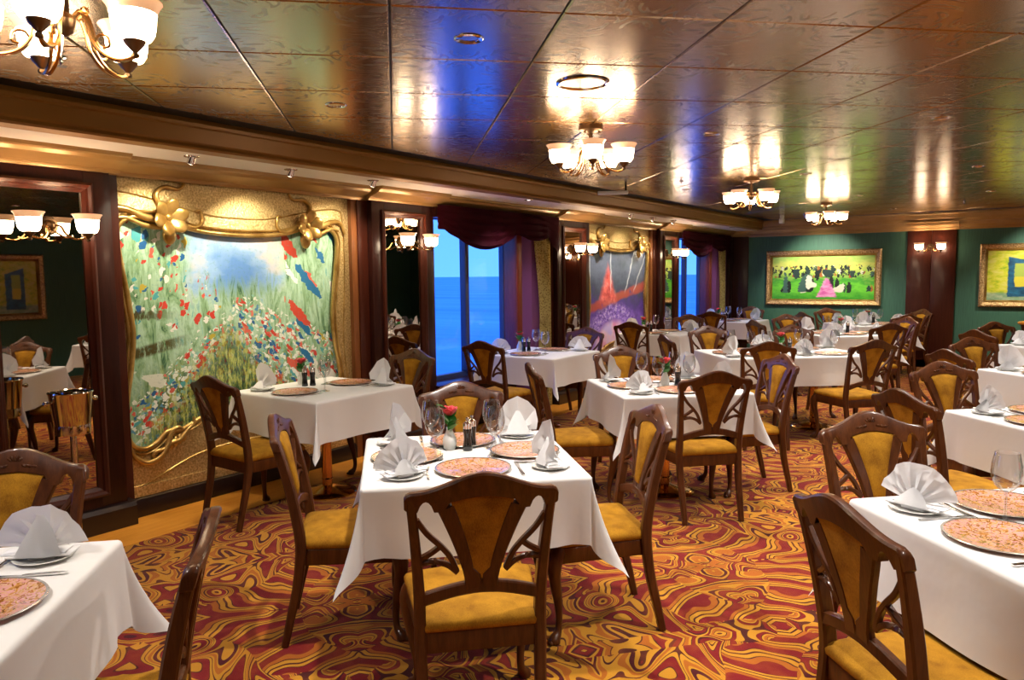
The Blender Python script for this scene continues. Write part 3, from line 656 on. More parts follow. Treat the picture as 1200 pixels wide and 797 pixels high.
# ---------------------------------------------------------------- light fittings
prof_sh = [(.030, .0), (.044, .004), (.054, .020), (.059, .045), (.0605, .066), (.063, .076)]
prof_rim = [(.063, .076), (.066, .085), (.0715, .097), (.079, .106), (.0785, .109), (.070, .100), (.064, .088), (.061, .076)]
shade_me = lathem('shade', 'shade', prof_sh, 20, cap=False); shade_rim = lathem('shade_rim', 'shade_rim', prof_rim, 20, cap=False)
cup_me = lathem('cup', 'bronze', [(.004, -.048), (.011, -.044), (.011, -.036), (.006, -.032), (.012, -.026), (.026, -.010), (.032, .002), (.020, .003)], 14)
SHADE_T = [('rim', shade_rim)]
RAD = .205; ZS = -.235      # shade ring radius; shade base below ceiling
bm = bmesh.new(); lathe(bm, [(.0, -.052), (.012, -.05), (.07, -.034), (.074, -.030), (.074, -.004), (.07, 0)], 24, cap=True)
for k in range(3): ico(bm, (.052 * math.cos(k * 2.09), .052 * math.sin(k * 2.09), -.046), .009, 1)
canopy_me = bm_mesh(bm, 'canopy', 'bronze')
stem_me = lathem('stem', 'bronze', [(.012, -.20), (.013, -.19), (.013, -.05), (.018, -.045)], 10)
hub_me = lathem('hub', 'bronze', [(.004, -.215), (.018, -.205), (.030, -.19), (.034, -.17), (.022, -.155), (.014, -.15)], 16)
def arm_mesh():
    bm = bmesh.new()
    for off in (-.010, .010):
        pts = catmull([(.028, off * .6, -.165), (.055, off, -.150), (.072, off, -.185), (.085, off, -.235), (.118, off * .8, -.272), (.165, off * .5, -.288), (RAD, 0, ZS - .042)], 5)
        tube(bm, pts, .0055, 6)
    pts = catmull([(.085, 0, -.235), (.10, 0, -.215), (.125, 0, -.22), (.13, 0, -.245), (.112, 0, -.25)], 4); tube(bm, pts, .004, 6)
    ico(bm, (.062, 0, -.146), .013, 1)
    return bm_mesh(bm, 'arm', 'arm_gold')
arm_me = arm_mesh()
def chandelier(x, y, rot, label):
    root = thing('chandelier', label, 'chandelier', (x, y, ZC), rot, 'five-shade chandeliers')
    T = [('canopy', canopy_me, []), ('stem', stem_me, []), ('hub', hub_me, [])]
    for k in range(5):
        a = k * 2 * math.pi / 5
        T.append(('arm', arm_me, [], (0, 0, 0), (0, 0, a)))
        T.append(('lamp_shade', shade_me, [('rim', shade_rim), ('socket_cup', cup_me)], (RAD * math.cos(a), RAD * math.sin(a), ZS), (0, 0, a)))
    spawn(T, root)
chandelier(-2.30, 1.04, R(31), 'five-shade bronze chandelier opposite the pillar with the wine cooler')
chandelier(-2.28, 4.05, R(14.5), 'five-shade bronze chandelier opposite the mirror pillar next to the green mural')
chandelier(-2.31, 7.25, R(40), 'five-shade bronze chandelier opposite the violet mural')
chandelier(-2.35, 10.5, R(5), 'five-shade bronze chandelier closest to the green wall')

def sconce(loc, rz, label):
    root = thing('wall_sconce', label, 'wall lamp', loc, rz, 'double-shade wall sconces')
    bm = bmesh.new(); bmesh.ops.create_cone(bm, cap_ends=True, segments=20, radius1=.055, radius2=.045, depth=.02, matrix=Matrix.Rotation(R(90), 4, 'X') @ Matrix.Translation((0, 0, .01)))
    ico(bm, (0, -.03, 0), .03, 2); back = bm_mesh(bm, 'backplate', 'bronze')
    T = [('backplate', back, [])]
    for s_ in (-1, 1):
        bm = bmesh.new()
        pts = catmull([(0, -.035, .0), (s_ * .035, -.07, -.005), (s_ * .05, -.10, -.05), (s_ * .085, -.13, -.078), (s_ * .147, -.14, -.07)], 5); tube(bm, pts, .006, 6)
        pts = catmull([(0, -.03, -.02), (s_ * .03, -.06, -.05), (s_ * .06, -.08, -.07), (s_ * .08, -.11, -.06)], 5); tube(bm, pts, .005, 6)
        T.append(('arm', bm_mesh(bm, 'sconce_arm', 'arm_gold'), []))
        T.append(('lamp_shade', shade_me, [('rim', shade_rim), ('socket_cup', cup_me)], (s_ * .152, -.14, -.045)))
    spawn(T, root)
PNAME = ['above the wine cooler', 'between the green mural and the wide sea window', 'between the wide sea window and the violet mural', 'between the violet mural and the narrow sea window']
for (a, b), nm in zip(PIL, PNAME): sconce((-4.62, (a + b) / 2 + .03, 1.862), R(90), 'twin-shade sconce on the mirror pillar ' + nm)
sconce((-1.43, YB - .03, 1.925), 0, 'twin-shade sconce on the red-brown column of the green wall')

# recessed downlights
ring_me = lathem('ring', 'steel', [(.040, .004), (.040, -.004), (.052, -.006), (.058, -.002), (.058, .004)], 24, cap=False)
cone_me = lathem('reflector', 'silver', [(.040, -.003), (.034, .010), (.024, .0115)], 20, cap=False)
lens_me = lathem('lens', 'lens', [(.0005, .0095), (.024, .0095), (.024, .0105), (.0005, .0105)], 16, cap=True)
DL = [(-1.83, 2.30), (-1.80, 4.80), (-1.82, 7.30), (-1.82, 9.80), (-1.82, 12.2), (-3.08, 2.73), (-3.12, 5.24), (-3.17, 7.75), (-3.15, 10.25), (-.50, 2.62), (-.52, 5.18), (-.48, 7.78), (-.5, 10.3), (-1.83, -.2), (-3.1, .2), (.85, 1.3), (.85, 3.9), (.85, 6.5)]
TPOS = [(-2.03, 2.49, 'table beside the green mural table'), (-4.19, 3.48, 'table under the green mural'), (-2.25, .46, 'table by the steel wine cooler'), (.12, 2.73, 'fourth table from the yellow painting'), (-2.13, 4.84, 'table opposite the wide sea window'), (-4.16, 6.28, 'table at the wide sea window'), (-4.16, 9.25, 'table at the violet mural'), (-4.16, 12.15, 'table at the narrow sea window'), (.22, 4.80, 'third table from the yellow painting'), (.25, 6.96, 'second table from the yellow painting'), (.28, 9.35, 'table under the yellow painting'), (-2.06, 10.15, 'second table from the wide green painting'), (-2.10, 12.2, 'table under the wide green painting'), (-2.06, 7.45, 'long table')]
def near_table(x, y): return min(TPOS, key=lambda q_: (q_[0] - x) ** 2 + (q_[1] - y) ** 2)
DLN = [near_table(x, y)[2] for x, y in DL]
for k, (x, y) in enumerate(DL):
    tp_ = near_table(x, y); side_ = '' if DLN.count(tp_[2]) == 1 else (' on its window side' if x < tp_[0] - .05 else ' away from the windows')
    root = thing('downlight', 'chrome-ringed ceiling downlight above the ' + tp_[2] + side_, 'ceiling light', (x, y, ZC), 0, 'recessed downlights in the ceiling')
    spawn([('ring', ring_me, []), ('reflector', cone_me, []), ('lens', lens_me, [])], root)
    ld = bpy.data.lights.new('downlight_beam', 'SPOT'); ld.energy = DOWN_W * (.35 if x < -2.9 else .7 if y < .5 else 1.08); ld.spot_size = R(125); ld.spot_blend = .75; ld.shadow_soft_size = .035; ld.color = (1, .93, .86)
    lo_ = link('downlight_beam', ld, root, (0, 0, -.012))
# gimbal spots in the soffit
gimbal_ring = lathem('gimbal_ring', 'steel', [(.026, .0), (.028, -.006), (.044, -.005), (.046, 0)], 20, cap=False)
bm = bmesh.new(); bmesh.ops.create_cone(bm, cap_ends=True, segments=14, radius1=.026, radius2=.020, depth=.05); gimbal_head = bm_mesh(bm, 'gimbal_head', 'silver')
gimbal_lens = lathem('gimbal_lens', 'lens', [(.0005, -.0275), (.021, -.0275), (.021, -.0255), (.0005, -.0255)], 14)
GS = [(2.62, 'green', 'beside the wine cooler pillar'), (3.36, 'green', 'above its middle'), (4.14, 'green', 'beside the wide sea window pillar'), (8.60, 'violet', 'beside the wide sea window pillar'), (9.27, 'violet', 'above its middle'), (9.95, 'violet', 'beside the narrow sea window pillar')]
for y, nm, wh in GS:
    root = thing('gimbal_spotlight', 'tilted chrome spotlight over the %s mural, %s' % (nm, wh), 'spotlight', (-4.27, y, 2.30), 0, 'soffit spotlights over the murals')
    tilt = (0, R(33), 0)
    spawn([('ring', gimbal_ring, []), ('lamp_head', gimbal_head, [('lens', gimbal_lens)], (0, 0, -.02), tilt)], root)
    ld = bpy.data.lights.new('wall_wash', 'SPOT'); ld.energy = WALLWASH_W; ld.spot_size = R(95); ld.spot_blend = .8; ld.shadow_soft_size = .02; ld.color = (1, .87, .64)
    link('wall_wash', ld, root, (-.02, 0, -.055), tilt)
for y, nm in ((6.2, 'wide'), (12.2, 'narrow')):
    root = thing('downlight', 'small chrome downlight in the pale soffit over the %s sea window' % nm, 'ceiling light', (-4.20, y, 2.30))
    spawn([('ring', gimbal_ring, []), ('lens', lens_me, [], (0, 0, -.012))], root)
    ld = bpy.data.lights.new('soffit_beam', 'SPOT'); ld.energy = 45; ld.spot_size = R(120); ld.spot_blend = .8; ld.shadow_soft_size = .02; ld.color = (1, .93, .86)
    link('soffit_beam', ld, root, (0, 0, -.02))
# picture lights: two gimbals in the ceiling aimed at the back wall paintings
for x, nm in ((-3.07, 'green'), (.17, 'yellow')):
    root = thing('gimbal_spotlight', 'small tilted chrome spotlight aimed at the framed %s painting' % nm, 'spotlight', (x, 12.35, ZC))
    spawn([('ring', gimbal_ring, []), ('lamp_head', gimbal_head, [('lens', gimbal_lens)], (0, 0, -.02), (R(45), 0, 0))], root)
    ld = bpy.data.lights.new('picture_beam', 'SPOT'); ld.energy = 170; ld.spot_size = R(80); ld.spot_blend = .8; ld.shadow_soft_size = .02; ld.color = (1, .93, .75)
    link('picture_beam', ld, root, (0, .03, -.05), (R(45), 0, 0))
# ceiling speaker ring, sprinklers, camera, sign
bm = bmesh.new(); lathe(bm, [(.128, .004), (.128, -.005), (.116, -.009), (.108, -.004), (.104, .002)], 40); rr_ = bm_mesh(bm, 'speaker_ring', 'steel')
root = thing('ceiling_speaker', 'round flush ceiling speaker with a chrome rim', 'speaker', (-1.815, 3.145, ZC))
link('rim', rr_, root); link('grille', lathem('grille', 'ceiling', [(.0005, -.002), (.105, -.002), (.105, .003), (.0005, .003)], 40), root)
spr = lathem('sprinkler', 'steel', [(.022, .0), (.022, -.006), (.008, -.008), (.006, -.03), (.003, -.034), (.020, -.036), (.020, -.038), (.0005, -.038)], 12)
for (x, y), nm in zip(((-3.30, 1.47), (-2.92, 7.0), (-.86, 11.57)), ('beside the chandelier by the wine cooler pillar', 'in front of the violet mural', 'by the red-brown wall column')):
    tag(link('sprinkler', spr, None, (x, y, ZC)), 'small chrome sprinkler in the ceiling ' + nm, 'sprinkler')
root = thing('security_camera', 'small white camera hanging under the ceiling by the green wall', 'camera', (-3.42, 12.3, ZC))
link('mount', boxm('mount', 'white_plastic', -.03, .03, -.03, .03, -.05, 0, bev=.008), root); link('camera_body', boxm('cbody', 'white_plastic', -.035, .035, -.06, .03, -.13, -.05, bev=.012), root)
root = thing('emergency_light', 'slim white emergency light hanging from the ceiling above the wide sea window', 'emergency light', (-3.61, 6.87, ZC), R(30))
link('bracket', boxm('bracket', 'black_gloss', .12, .14, -.01, .01, -.06, 0), root); link('light_box', boxm('ebox', 'white_plastic', -.155, .155, -.025, .025, -.095, -.06, bev=.008), root)

# ---------------------------------------------------------------- chair
def chair_parts():
    T = []
    KZ = [(0, .186, -.275), (.12, .188, -.248), (.25, .191, -.217), (.38, .195, -.198), (.46, .195, -.196), (.55, .196, -.207), (.68, .203, -.230), (.80, .212, -.258), (.885, .219, -.282)]
    def yb(z):
        for a, b in zip(KZ, KZ[1:]):
            if z <= b[0]: return a[2] + (b[2] - a[2]) * (z - a[0]) / (b[0] - a[0])
        return KZ[-1][2] - (z - .885) * .28
    def bk(x, z, dy=0): return Vector((x, yb(z) - .018 * max(0, 1 - (x / .22) ** 2) + dy, z))
    def xp(z):
        for a, b in zip(KZ, KZ[1:]):
            if z <= b[0]: return a[1] + (b[1] - a[1]) * (z - a[0]) / (b[0] - a[0])
        return KZ[-1][1]
    for s_ in (-1, 1):
        bm = bmesh.new(); pts = catmull([(s_ * x, y, z) for z, x, y in KZ], 3)
        n_ = len(pts); bar(bm, pts, [.030 + .008 * math.sin(math.pi * min(1, i / n_ * 1.2)) for i in range(n_)], [.030 + .014 * math.sin(math.pi * i / n_) for i in range(n_)])
        T.append(('back_post', bm_mesh(bm, 'back_post', 'chair_wood'), []))
    # front cabriole legs
    for s_ in (-1, 1):
        bm = bmesh.new()
        pts = catmull([(s_ * .205, .19, .410), (s_ * .222, .212, .36), (s_ * .222, .212, .29), (s_ * .206, .196, .19), (s_ * .196, .188, .10), (s_ * .200, .194, .045), (s_ * .214, .212, .018), (s_ * .216, .216, .0)], 3)
        rad = [.033, .034, .035, .035, .033, .030, .027, .025, .023, .020, .018, .016, .015, .0145, .0145, .016, .019, .022, .026, .027, .026, .022]
        tube(bm, pts, rad[:len(pts)], 9)
        for k in (-1, 0, 1): ico(bm, (s_ * .222 + k * .013, .232, .010), .011, 1)
        T.append(('leg', bm_mesh(bm, 'leg', 'chair_wood', ang=50), []))
    # crest rail
    def zt(x):
        u = min(1, abs(x) / .235); s_ = 1 - u; s_ = s_ * s_ * (3 - 2 * s_)
        return .900 + .062 * s_ ** 1.25 - (.010 * max(0, (abs(x) - .222) / .016))
    def zb(x):
        a = abs(x)
        if a > .198: return .842
        if a > .148: return .836 + .036 * math.sin(math.pi * (.198 - a) / .05) ** .7
        if a > .098: return .836
        return .868 + .016 * math.cos(a / .098 * math.pi / 2)
    xs = [-.238, -.232, -.22, -.198] + [-.198 + .05 * k / 6 for k in range(1, 7)] + [-.123, -.098] + [-.098 + .098 * k / 6 for k in range(1, 7)]
    xs = xs + [-x for x in xs[-2::-1]]
    bm = bmesh.new(); rings = []
    for x in xs:
        t0, b0 = zt(x), zb(x)
        if abs(x) > .237: t0 -= .006; b0 += .006
        rings.append([bk(x, b0, .015), bk(x, t0 - .008, .016), bk(x, t0 - .001, .011), bk(x, t0, 0), bk(x, t0 - .001, -.010), bk(x, t0 - .008, -.016), bk(x, b0, -.015)])
    loft(bm, rings); crest = bm_mesh(bm, 'crest', 'chair_wood', ang=40)
    bm = bmesh.new()
    for k in range(-3, 4):
        a = k * R(26); c_ = bk(0, .915, .017); d = Vector((math.sin(a), 0, math.cos(a)))
        ico(bm, c_ + d * .020 + Vector((0, -.002 - .0015 * abs(k), -.004)), 1, 1, (.006, .004, .014), Matrix.Rotation(a, 4, 'Y'))
    for s_ in (-1, 1):
        for q_ in range(3): ico(bm, bk(s_ * (.030 + .016 * q_), .905 - .002 * q_, .016), 1, 1, (.011, .0035, .006), Matrix.Rotation(s_ * (.5 - .3 * q_), 4, 'Y'))
    carve = bm_mesh(bm, 'carving', 'chair_wood', ang=60)
    T.append(('crest_rail', crest, [('carving', carve)]))
    # pad (flares upward)
    def hw(z):
        u = (z - .600) / .27; return .027 + (.098 - .027) * (u ** 1.35)
    zl = [.600 + .27 * k / 10 for k in range(11)]
    left = [(-hw(z), z) for z in zl]; topc = [(-.098 + .196 * k / 8, .868 + .016 * math.cos((-.098 + .196 * k / 8) / .098 * math.pi / 2)) for k in range(1, 8)]
    loop = left + topc + [(-x, z) for x, z in left[::-1]]
    cx, cz = 0, .76
    bm = bmesh.new(); rings = []
    for sc_, dy in ((1, -.010), (1, .006), (.93, .016), (.8, .022), (.5, .026), (.15, .027)):
        rings.append([bk(cx + (x - cx) * sc_, cz + (z - cz) * sc_, dy) for x, z in loop])
    loft(bm, rings)
    T.append(('back_pad', bm_mesh(bm, 'back_pad', 'gold_fabric', ang=50), []))
    for s_ in (-1, 1):
        bm = bmesh.new(); pts = []; ws = []
        for k in range(13):
            z = .850 - (.850 - .560) * k / 12
            u = max(0, (z - .600) / .27); xin = max(0, (.027 + .071 * (min(1, u) ** 1.35)) - .008 - (.019 if z < .61 else 0)); w_ = .034 + .024 * u + (.019 if z < .61 else 0)
            pts.append(bk(s_ * (xin + w_ / 2), z)); ws.append(w_)
        bar(bm, pts, ws, .026); T.append(('splat_bar', bm_mesh(bm, 'splat_bar', 'chair_wood'), []))
        P = lambda l: catmull([bk(s_ * x, z) for x, z in l], 4)
        for l in ([(.200, .806), (.170, .760), (.128, .716), (.098, .676), (.078, .628)], [(.192, .672), (.160, .690), (.132, .712)], [(.190, .655), (.150, .662), (.108, .650), (.076, .622)]):
            bm = bmesh.new(); p_ = P(l); bar(bm, p_, .017, .018); T.append(('strut', bm_mesh(bm, 'strut', 'chair_wood'), []))
    bm = bmesh.new(); pts = [bk(x, .528 + .042 * math.cos(x / .19 * math.pi / 2)) for x in [-.19 + .38 * k / 14 for k in range(15)]]
    bar(bm, pts, .040, .026, (0, 0, 1)); T.append(('lower_rail', bm_mesh(bm, 'lower_rail', 'chair_wood'), []))
    # seat frame & cushion
    def seat_loop(e, n=8):
        pts = [(-.188 - e, -.205 - e * .3), (.188 + e, -.205 - e * .3)]
        c1 = [(.188 + e + (.040) * k / 5, -.205 + .40 * k / 5) for k in range(1, 6)]
        arc = [(.228 + e) * math.cos(math.pi * k / 12) for k in range(1, 12)]
        front = [((.228 + e) * (1 - 2 * k / 12), .195 + .045 * math.sin(math.pi * k / 12) ** .6 + e) for k in range(1, 12)]
        c2 = [(-x, y) for x, y in c1[::-1]]
        back = [(-.188 - e + (.376 + 2 * e) * k / 8, -.205 - e * .3) for k in range(0, 9)]
        return back + c1 + front + c2
    bm = bmesh.new(); L = seat_loop(0); loft(bm, [[(x, y, .346) for x, y in L], [(x, y, .352) for x, y in seat_loop(.004)], [(x, y, .412) for x, y in seat_loop(.004)], [(x, y, .416) for x, y in L]])
    T.append(('seat_frame', bm_mesh(bm, 'seat_frame', 'chair_wood'), []))
    bm = bmesh.new(); rings = []
    for e, z in ((-.002, .414), (.008, .422), (.010, .438), (.002, .453), (-.02, .463), (-.06, .470), (-.11, .4735), (-.17, .474)):
        rings.append([(x, y, z) for x, y in seat_loop(0)] if False else [(x * (1 + e / .22), .015 + (y - .015) * (1 + e / .22), z) for x, y in seat_loop(0)])
    loft(bm, rings); T.append(('seat', bm_mesh(bm, 'seat', 'gold_fabric', ang=50), []))
    return T
CHAIR = chair_parts()
FACE = {'SE': 'window-facing', 'SW': 'green-wall-facing', 'NW': 'window-backed', 'NE': 'green-wall-backed', 'S': 'green-wall-facing', 'N': 'green-wall-backed'}
def chair(cx, cy, face_deg, label):
    # (cx, cy) = centre of the seat, face_deg = world direction the sitter looks towards
    root = thing('dining_chair', label, 'chair', (cx, cy, 0.001), R(face_deg - 90), 'carved dining chairs')
    spawn(CHAIR, root)
def chair_crest(x, y, face_deg, label):
    a = R(face_deg); chair(x + .305 * math.cos(a), y + .305 * math.sin(a), face_deg, label)

# ---------------------------------------------------------------- table ware
H0 = .762     # cloth top
plate_me = lathem('bread_plate', 'porcelain', [(.0005, .0), (.048, .0), (.05, .003), (.078, .010), (.080, .012), (.078, .013), (.050, .006), (.0005, .005)], 28)
charger_me = lathem('charger_plate', 'charger', [(.0005, .001), (.10, .001), (.104, .004), (.150, .011), (.150, .0135), (.104, .0075), (.098, .0055), (.0005, .0055)], 40)
charger_rim = lathem('charger_rim', 'rim_gold', [(.149, .010), (.155, .0118), (.1565, .0135), (.155, .0152), (.149, .0145)], 40, cap=False)
glass_me = lathem('wine_glass', 'glass', [(.0005, .001), (.034, .001), (.035, .003), (.020, .006), (.006, .012), (.0042, .03), (.0040, .085), (.0055, .096), (.018, .104), (.032, .118), (.041, .140), (.0435, .160), (.0415, .185), (.036, .212), (.0345, .222), (.0338, .223), (.0335, .222)], 24, cap=False, ang=60)
def napkin_mesh(kind, seed):
    r0 = random.Random(seed); bm = bmesh.new()
    n = 14 if kind == 0 else 8; cols = []
    for i in range(n + 1):
        f = i / n; th = R(-80 + 160 * f); zig = (1 if i % 2 else -1)
        Rr = (.112 if kind == 0 else .088 + .062 * math.cos(th) ** 2) * (1 + .05 * r0.uniform(-1, 1))
        row = []
        for j in range(8):
            u = .05 + .95 * j / 7; rr = Rr * u
            x = rr * math.sin(th) * (1.0 if kind == 0 else .95); zz = rr * math.cos(th) * .98 + .018
            bow = (.030 if kind == 0 else .062) * math.sin(th) ** 2 * u
            amp = .006 if kind == 0 else .013
            y = zig * amp * u * (1.25 - u) * 1.6 + bow + .016 * u * u * math.cos(th)
            row.append((x, y - .012, max(.014, zz)))
        cols.append(row)
    vv = [[bm.verts.new(p) for p in r_] for r_ in cols]
    for i in range(n):
        for j in range(7): bm.faces.new((vv[i][j], vv[i + 1][j], vv[i + 1][j + 1], vv[i][j + 1]))
    # supporting fold behind and a loose wing in front
    for sgn, dd, hh, ww in ((1, .050, .085, .055), (-1, .040, .040, .050)):
        a = [bm.verts.new(p) for p in ((-ww, sgn * dd * .8, .015), (-ww * .4, sgn * dd * 1.1, .016), (ww * .4, sgn * dd * 1.1, .016), (ww, sgn * dd * .8, .015))]
        m = [bm.verts.new(p) for p in ((-ww * .75, sgn * dd * .5, .02 + hh * .3), (-ww * .25, sgn * dd * .65, .02 + hh * .45), (ww * .25, sgn * dd * .65, .02 + hh * .45), (ww * .75, sgn * dd * .5, .02 + hh * .3))]
        b = [bm.verts.new(p) for p in ((-ww * .5, sgn * .012, .02 + hh * .6), (-ww * .15, sgn * .010, .02 + hh), (ww * .15, sgn * .010, .02 + hh), (ww * .5, sgn * .012, .02 + hh * .6))]
        for A_, B_ in ((a, m), (m, b)):
            for k in range(3): bm.faces.new((A_[k], A_[k + 1], B_[k + 1], B_[k]))
    bmesh.ops.solidify(bm, geom=bm.faces[:], thickness=.0024)
    box(bm, -.032, .032, -.024, .024, .0, .009, .003); box(bm, -.075, .080, -.030, .034, .0085, .0135, .002); box(bm, -.060, .092, -.022, .028, .0135, .018, .002)
    return bm_mesh(bm, 'napkin', 'napkin', ang=40)
NAP = [napkin_mesh(k % 2, k) for k in range(6)]
bm = bmesh.new(); bar(bm, [(0, -.095, .0035), (0, -.07, .004), (0, -.02, .005), (0, .03, .004), (0, .05, .0035)], [.010, .011, .006, .006, .012], .0028)
for k in range(4): bar(bm, [(-.0075 + .005 * k, .048, .0035), (-.009 + .006 * k, .062, .0030), (-.009 + .006 * k, .098, .0040)], .0026, .0020)
fork_me = bm_mesh(bm, 'fork', 'silver')
bm = bmesh.new(); bar(bm, [(0, -.11, .004), (0, -.08, .0045), (0, -.01, .004), (0, .0, .004)], [.011, .013, .010, .009], .0060); bar(bm, [(0, 0, .003), (.002, .05, .003), (.003, .09, .003), (-.002, .115, .003)], [.010, .016, .016, .004], .0016)
knife_me = bm_mesh(bm, 'knife', 'silver')
# vase with rose
vase_me = lathem('vase', 'porcelain', [(.0005, 0), (.022, 0), (.028, .008), (.033, .028), (.030, .052), (.019, .078), (.014, .092), (.0155, .101), (.0135, .101), (.012, .092), (.0005, .088)], 20)
def rose_mesh():
    bm = bmesh.new(); ico(bm, (0, 0, .008), .016, 2, (1, 1, 1.1))
    for ring_, (nn, rr, tilt, hh) in enumerate(((4, .011, 8, .028), (5, .018, 20, .029), (6, .025, 38, .027))):
        for k in range(nn):
            a = 2 * math.pi * k / nn + ring_ * .5
            m_ = Matrix.Rotation(a, 4, 'Z') @ Matrix.Translation((rr, 0, .010)) @ Matrix.Rotation(R(tilt), 4, 'Y') @ Matrix.Diagonal((.005, .016 + .003 * ring_, hh * .8, 1))
            bmesh.ops.create_icosphere(bm, subdivisions=2, radius=1, matrix=m_)
    return bm_mesh(bm, 'bloom', 'rose', ang=60)
bloom_me = rose_mesh()
bm = bmesh.new(); tube(bm, catmull([(0, 0, .0), (.003, .002, .06), (-.003, 0, .09), (0, 0, .116)], 5), .0028, 6); stem_r = bm_mesh(bm, 'stem', 'leaf')
def leaf_mesh(L, W):
    bm = bmesh.new(); rows = []
    for k in range(7):
        u = k / 6; w_ = W * math.sin(math.pi * (u ** .8)) ; y = L * u; z = .25 * L * math.sin(u * 2.0)
        rows.append([bm.verts.new((-w_, y, z + .25 * w_)), bm.verts.new((0, y, z)), bm.verts.new((w_, y, z + .25 * w_))])
    for a, b in zip(rows, rows[1:]):
        for k in range(2): bm.faces.new((a[k], a[k + 1], b[k + 1], b[k]))
    bmesh.ops.remove_doubles(bm, verts=bm.verts, dist=1e-5); bmesh.ops.solidify(bm, geom=bm.faces[:], thickness=.0008); return bm_mesh(bm, 'leaf', 'leaf', ang=60)
leaf_me = leaf_mesh(.072, .028)
mill_body = lathem('mill_body', 'black_gloss', [(.0005, 0), (.021, 0), (.022, .006), (.019, .03), (.0165, .055), (.018, .075), (.0205, .092), (.0195, .100), (.0005, .101)], 20)
mill_cap = lathem('mill_cap', 'steel', [(.019, .100), (.0195, .104), (.0195, .126), (.012, .132), (.004, .134), (.004, .139), (.0075, .143), (.0075, .149), (.0005, .153)], 20)
FOLDW = {}
def tablecloth(cx, cy, rot, hx, hy, seed, label, over=.282, group=None):
    r0 = random.Random(seed); bm = bmesh.new(); rc = .016
    ph = [r0.uniform(0, 6.28) for _ in range(12)]; bx_, by_ = hx - rc, hy - rc
    tipf = [r0.uniform(.26, .40) for _ in range(4)]
    loop = []    # (base x, base y, dir x, dir y, hem length, flare)
    NC = 20
    for k in range(4):
        a0 = k * math.pi / 2                    # edge whose outward normal is at angle a0
        nx, ny = round(math.cos(a0)), round(math.sin(a0)); tx, ty = -ny, nx
        hl = by_ if nx else bx_; hn = bx_ if nx else by_
        NE = 26
        for i in range(NE):
            u = -1 + 2 * i / NE; s_ = u * hl
            w_ = .060 * math.sin(s_ * 6.5 + ph[k]) + .035 * math.sin(s_ * 14 + ph[4 + k])
            near = max(0, abs(u) - .72) / .28
            fl = .055 + w_ * (1 - near) - .06 * math.sin(math.pi * min(1, near)) 
            loop.append((nx * hn + tx * s_, ny * hn + ty * s_, nx, ny, over, fl))
        for i in range(NC):
            f = i / NC; ang = a0 + f * math.pi / 2; c_ = abs(f - .5) * 2
            hem = over / max(abs(math.cos(f * math.pi / 2)), abs(math.sin(f * math.pi / 2))) * (1 + .05 * (1 - c_))
            g = math.exp(-((f - .5) / .20) ** 2)
            fl = .055 - .07 * math.sin(math.pi * f * 1) ** 2 * (1 - g) + tipf[k] * g
            loop.append((nx * hn + tx * hl, ny * hn + ty * hl, math.cos(ang), math.sin(ang), hem, fl))
    rings = []
    for j in range(17):
        ring = []
        for (bx0, by0, dx_, dy_, hem, fl) in loop:
            arc = rc * 1.571
            d = arc * j / 4 if j <= 4 else arc + (hem - arc) * (j - 4) / 12
            if d <= arc: a_ = d / rc; hor, ver = rc * math.sin(a_), rc * (1 - math.cos(a_))
            else:
                L_ = d - arc; q_ = L_ / (hem - arc); f2 = fl * (.55 + .45 * q_)
                hor = rc + L_ * f2; ver = rc + L_ * math.sqrt(max(.1, 1 - f2 * f2))
            ring.append((bx0 + dx_ * hor, by0 + dy_ * hor, H0 - ver))
        rings.append(ring)
    vv = loft(bm, rings, True, False)
    bm.faces.new(vv[0][::-1])
    bmesh.ops.remove_doubles(bm, verts=bm.verts, dist=1e-5)
    me = bm_mesh(bm, 'tablecloth', 'cloth', ang=80)
    return tag(link('tablecloth', me, None, (cx, cy, 0), (0, 0, R(rot))), label, 'tablecloth', group)
col_me = lathem('column', 'copper_brass', [(.036, .02), (.036, .10), (.040, .105), (.036, .11), (.036, .715), (.0005, .716)], 24)
base_me = lathem('base', 'brass', [(.0005, .001), (.21, .001), (.21, .008), (.198, .018), (.14, .030), (.08, .042), (.045, .055), (.0005, .056)], 40)
mount_me = lathem('mount', 'bronze', [(.04, .70), (.14, .712), (.14, .722), (.0005, .722)], 24)
VASE_T = [('vase', vase_me)]
def put(name, parts, x, y, z, rz, label, cat, group):
    root = thing(name, label, cat, (x, y, z), rz, group); spawn(parts, root); return root
seedc = [0]
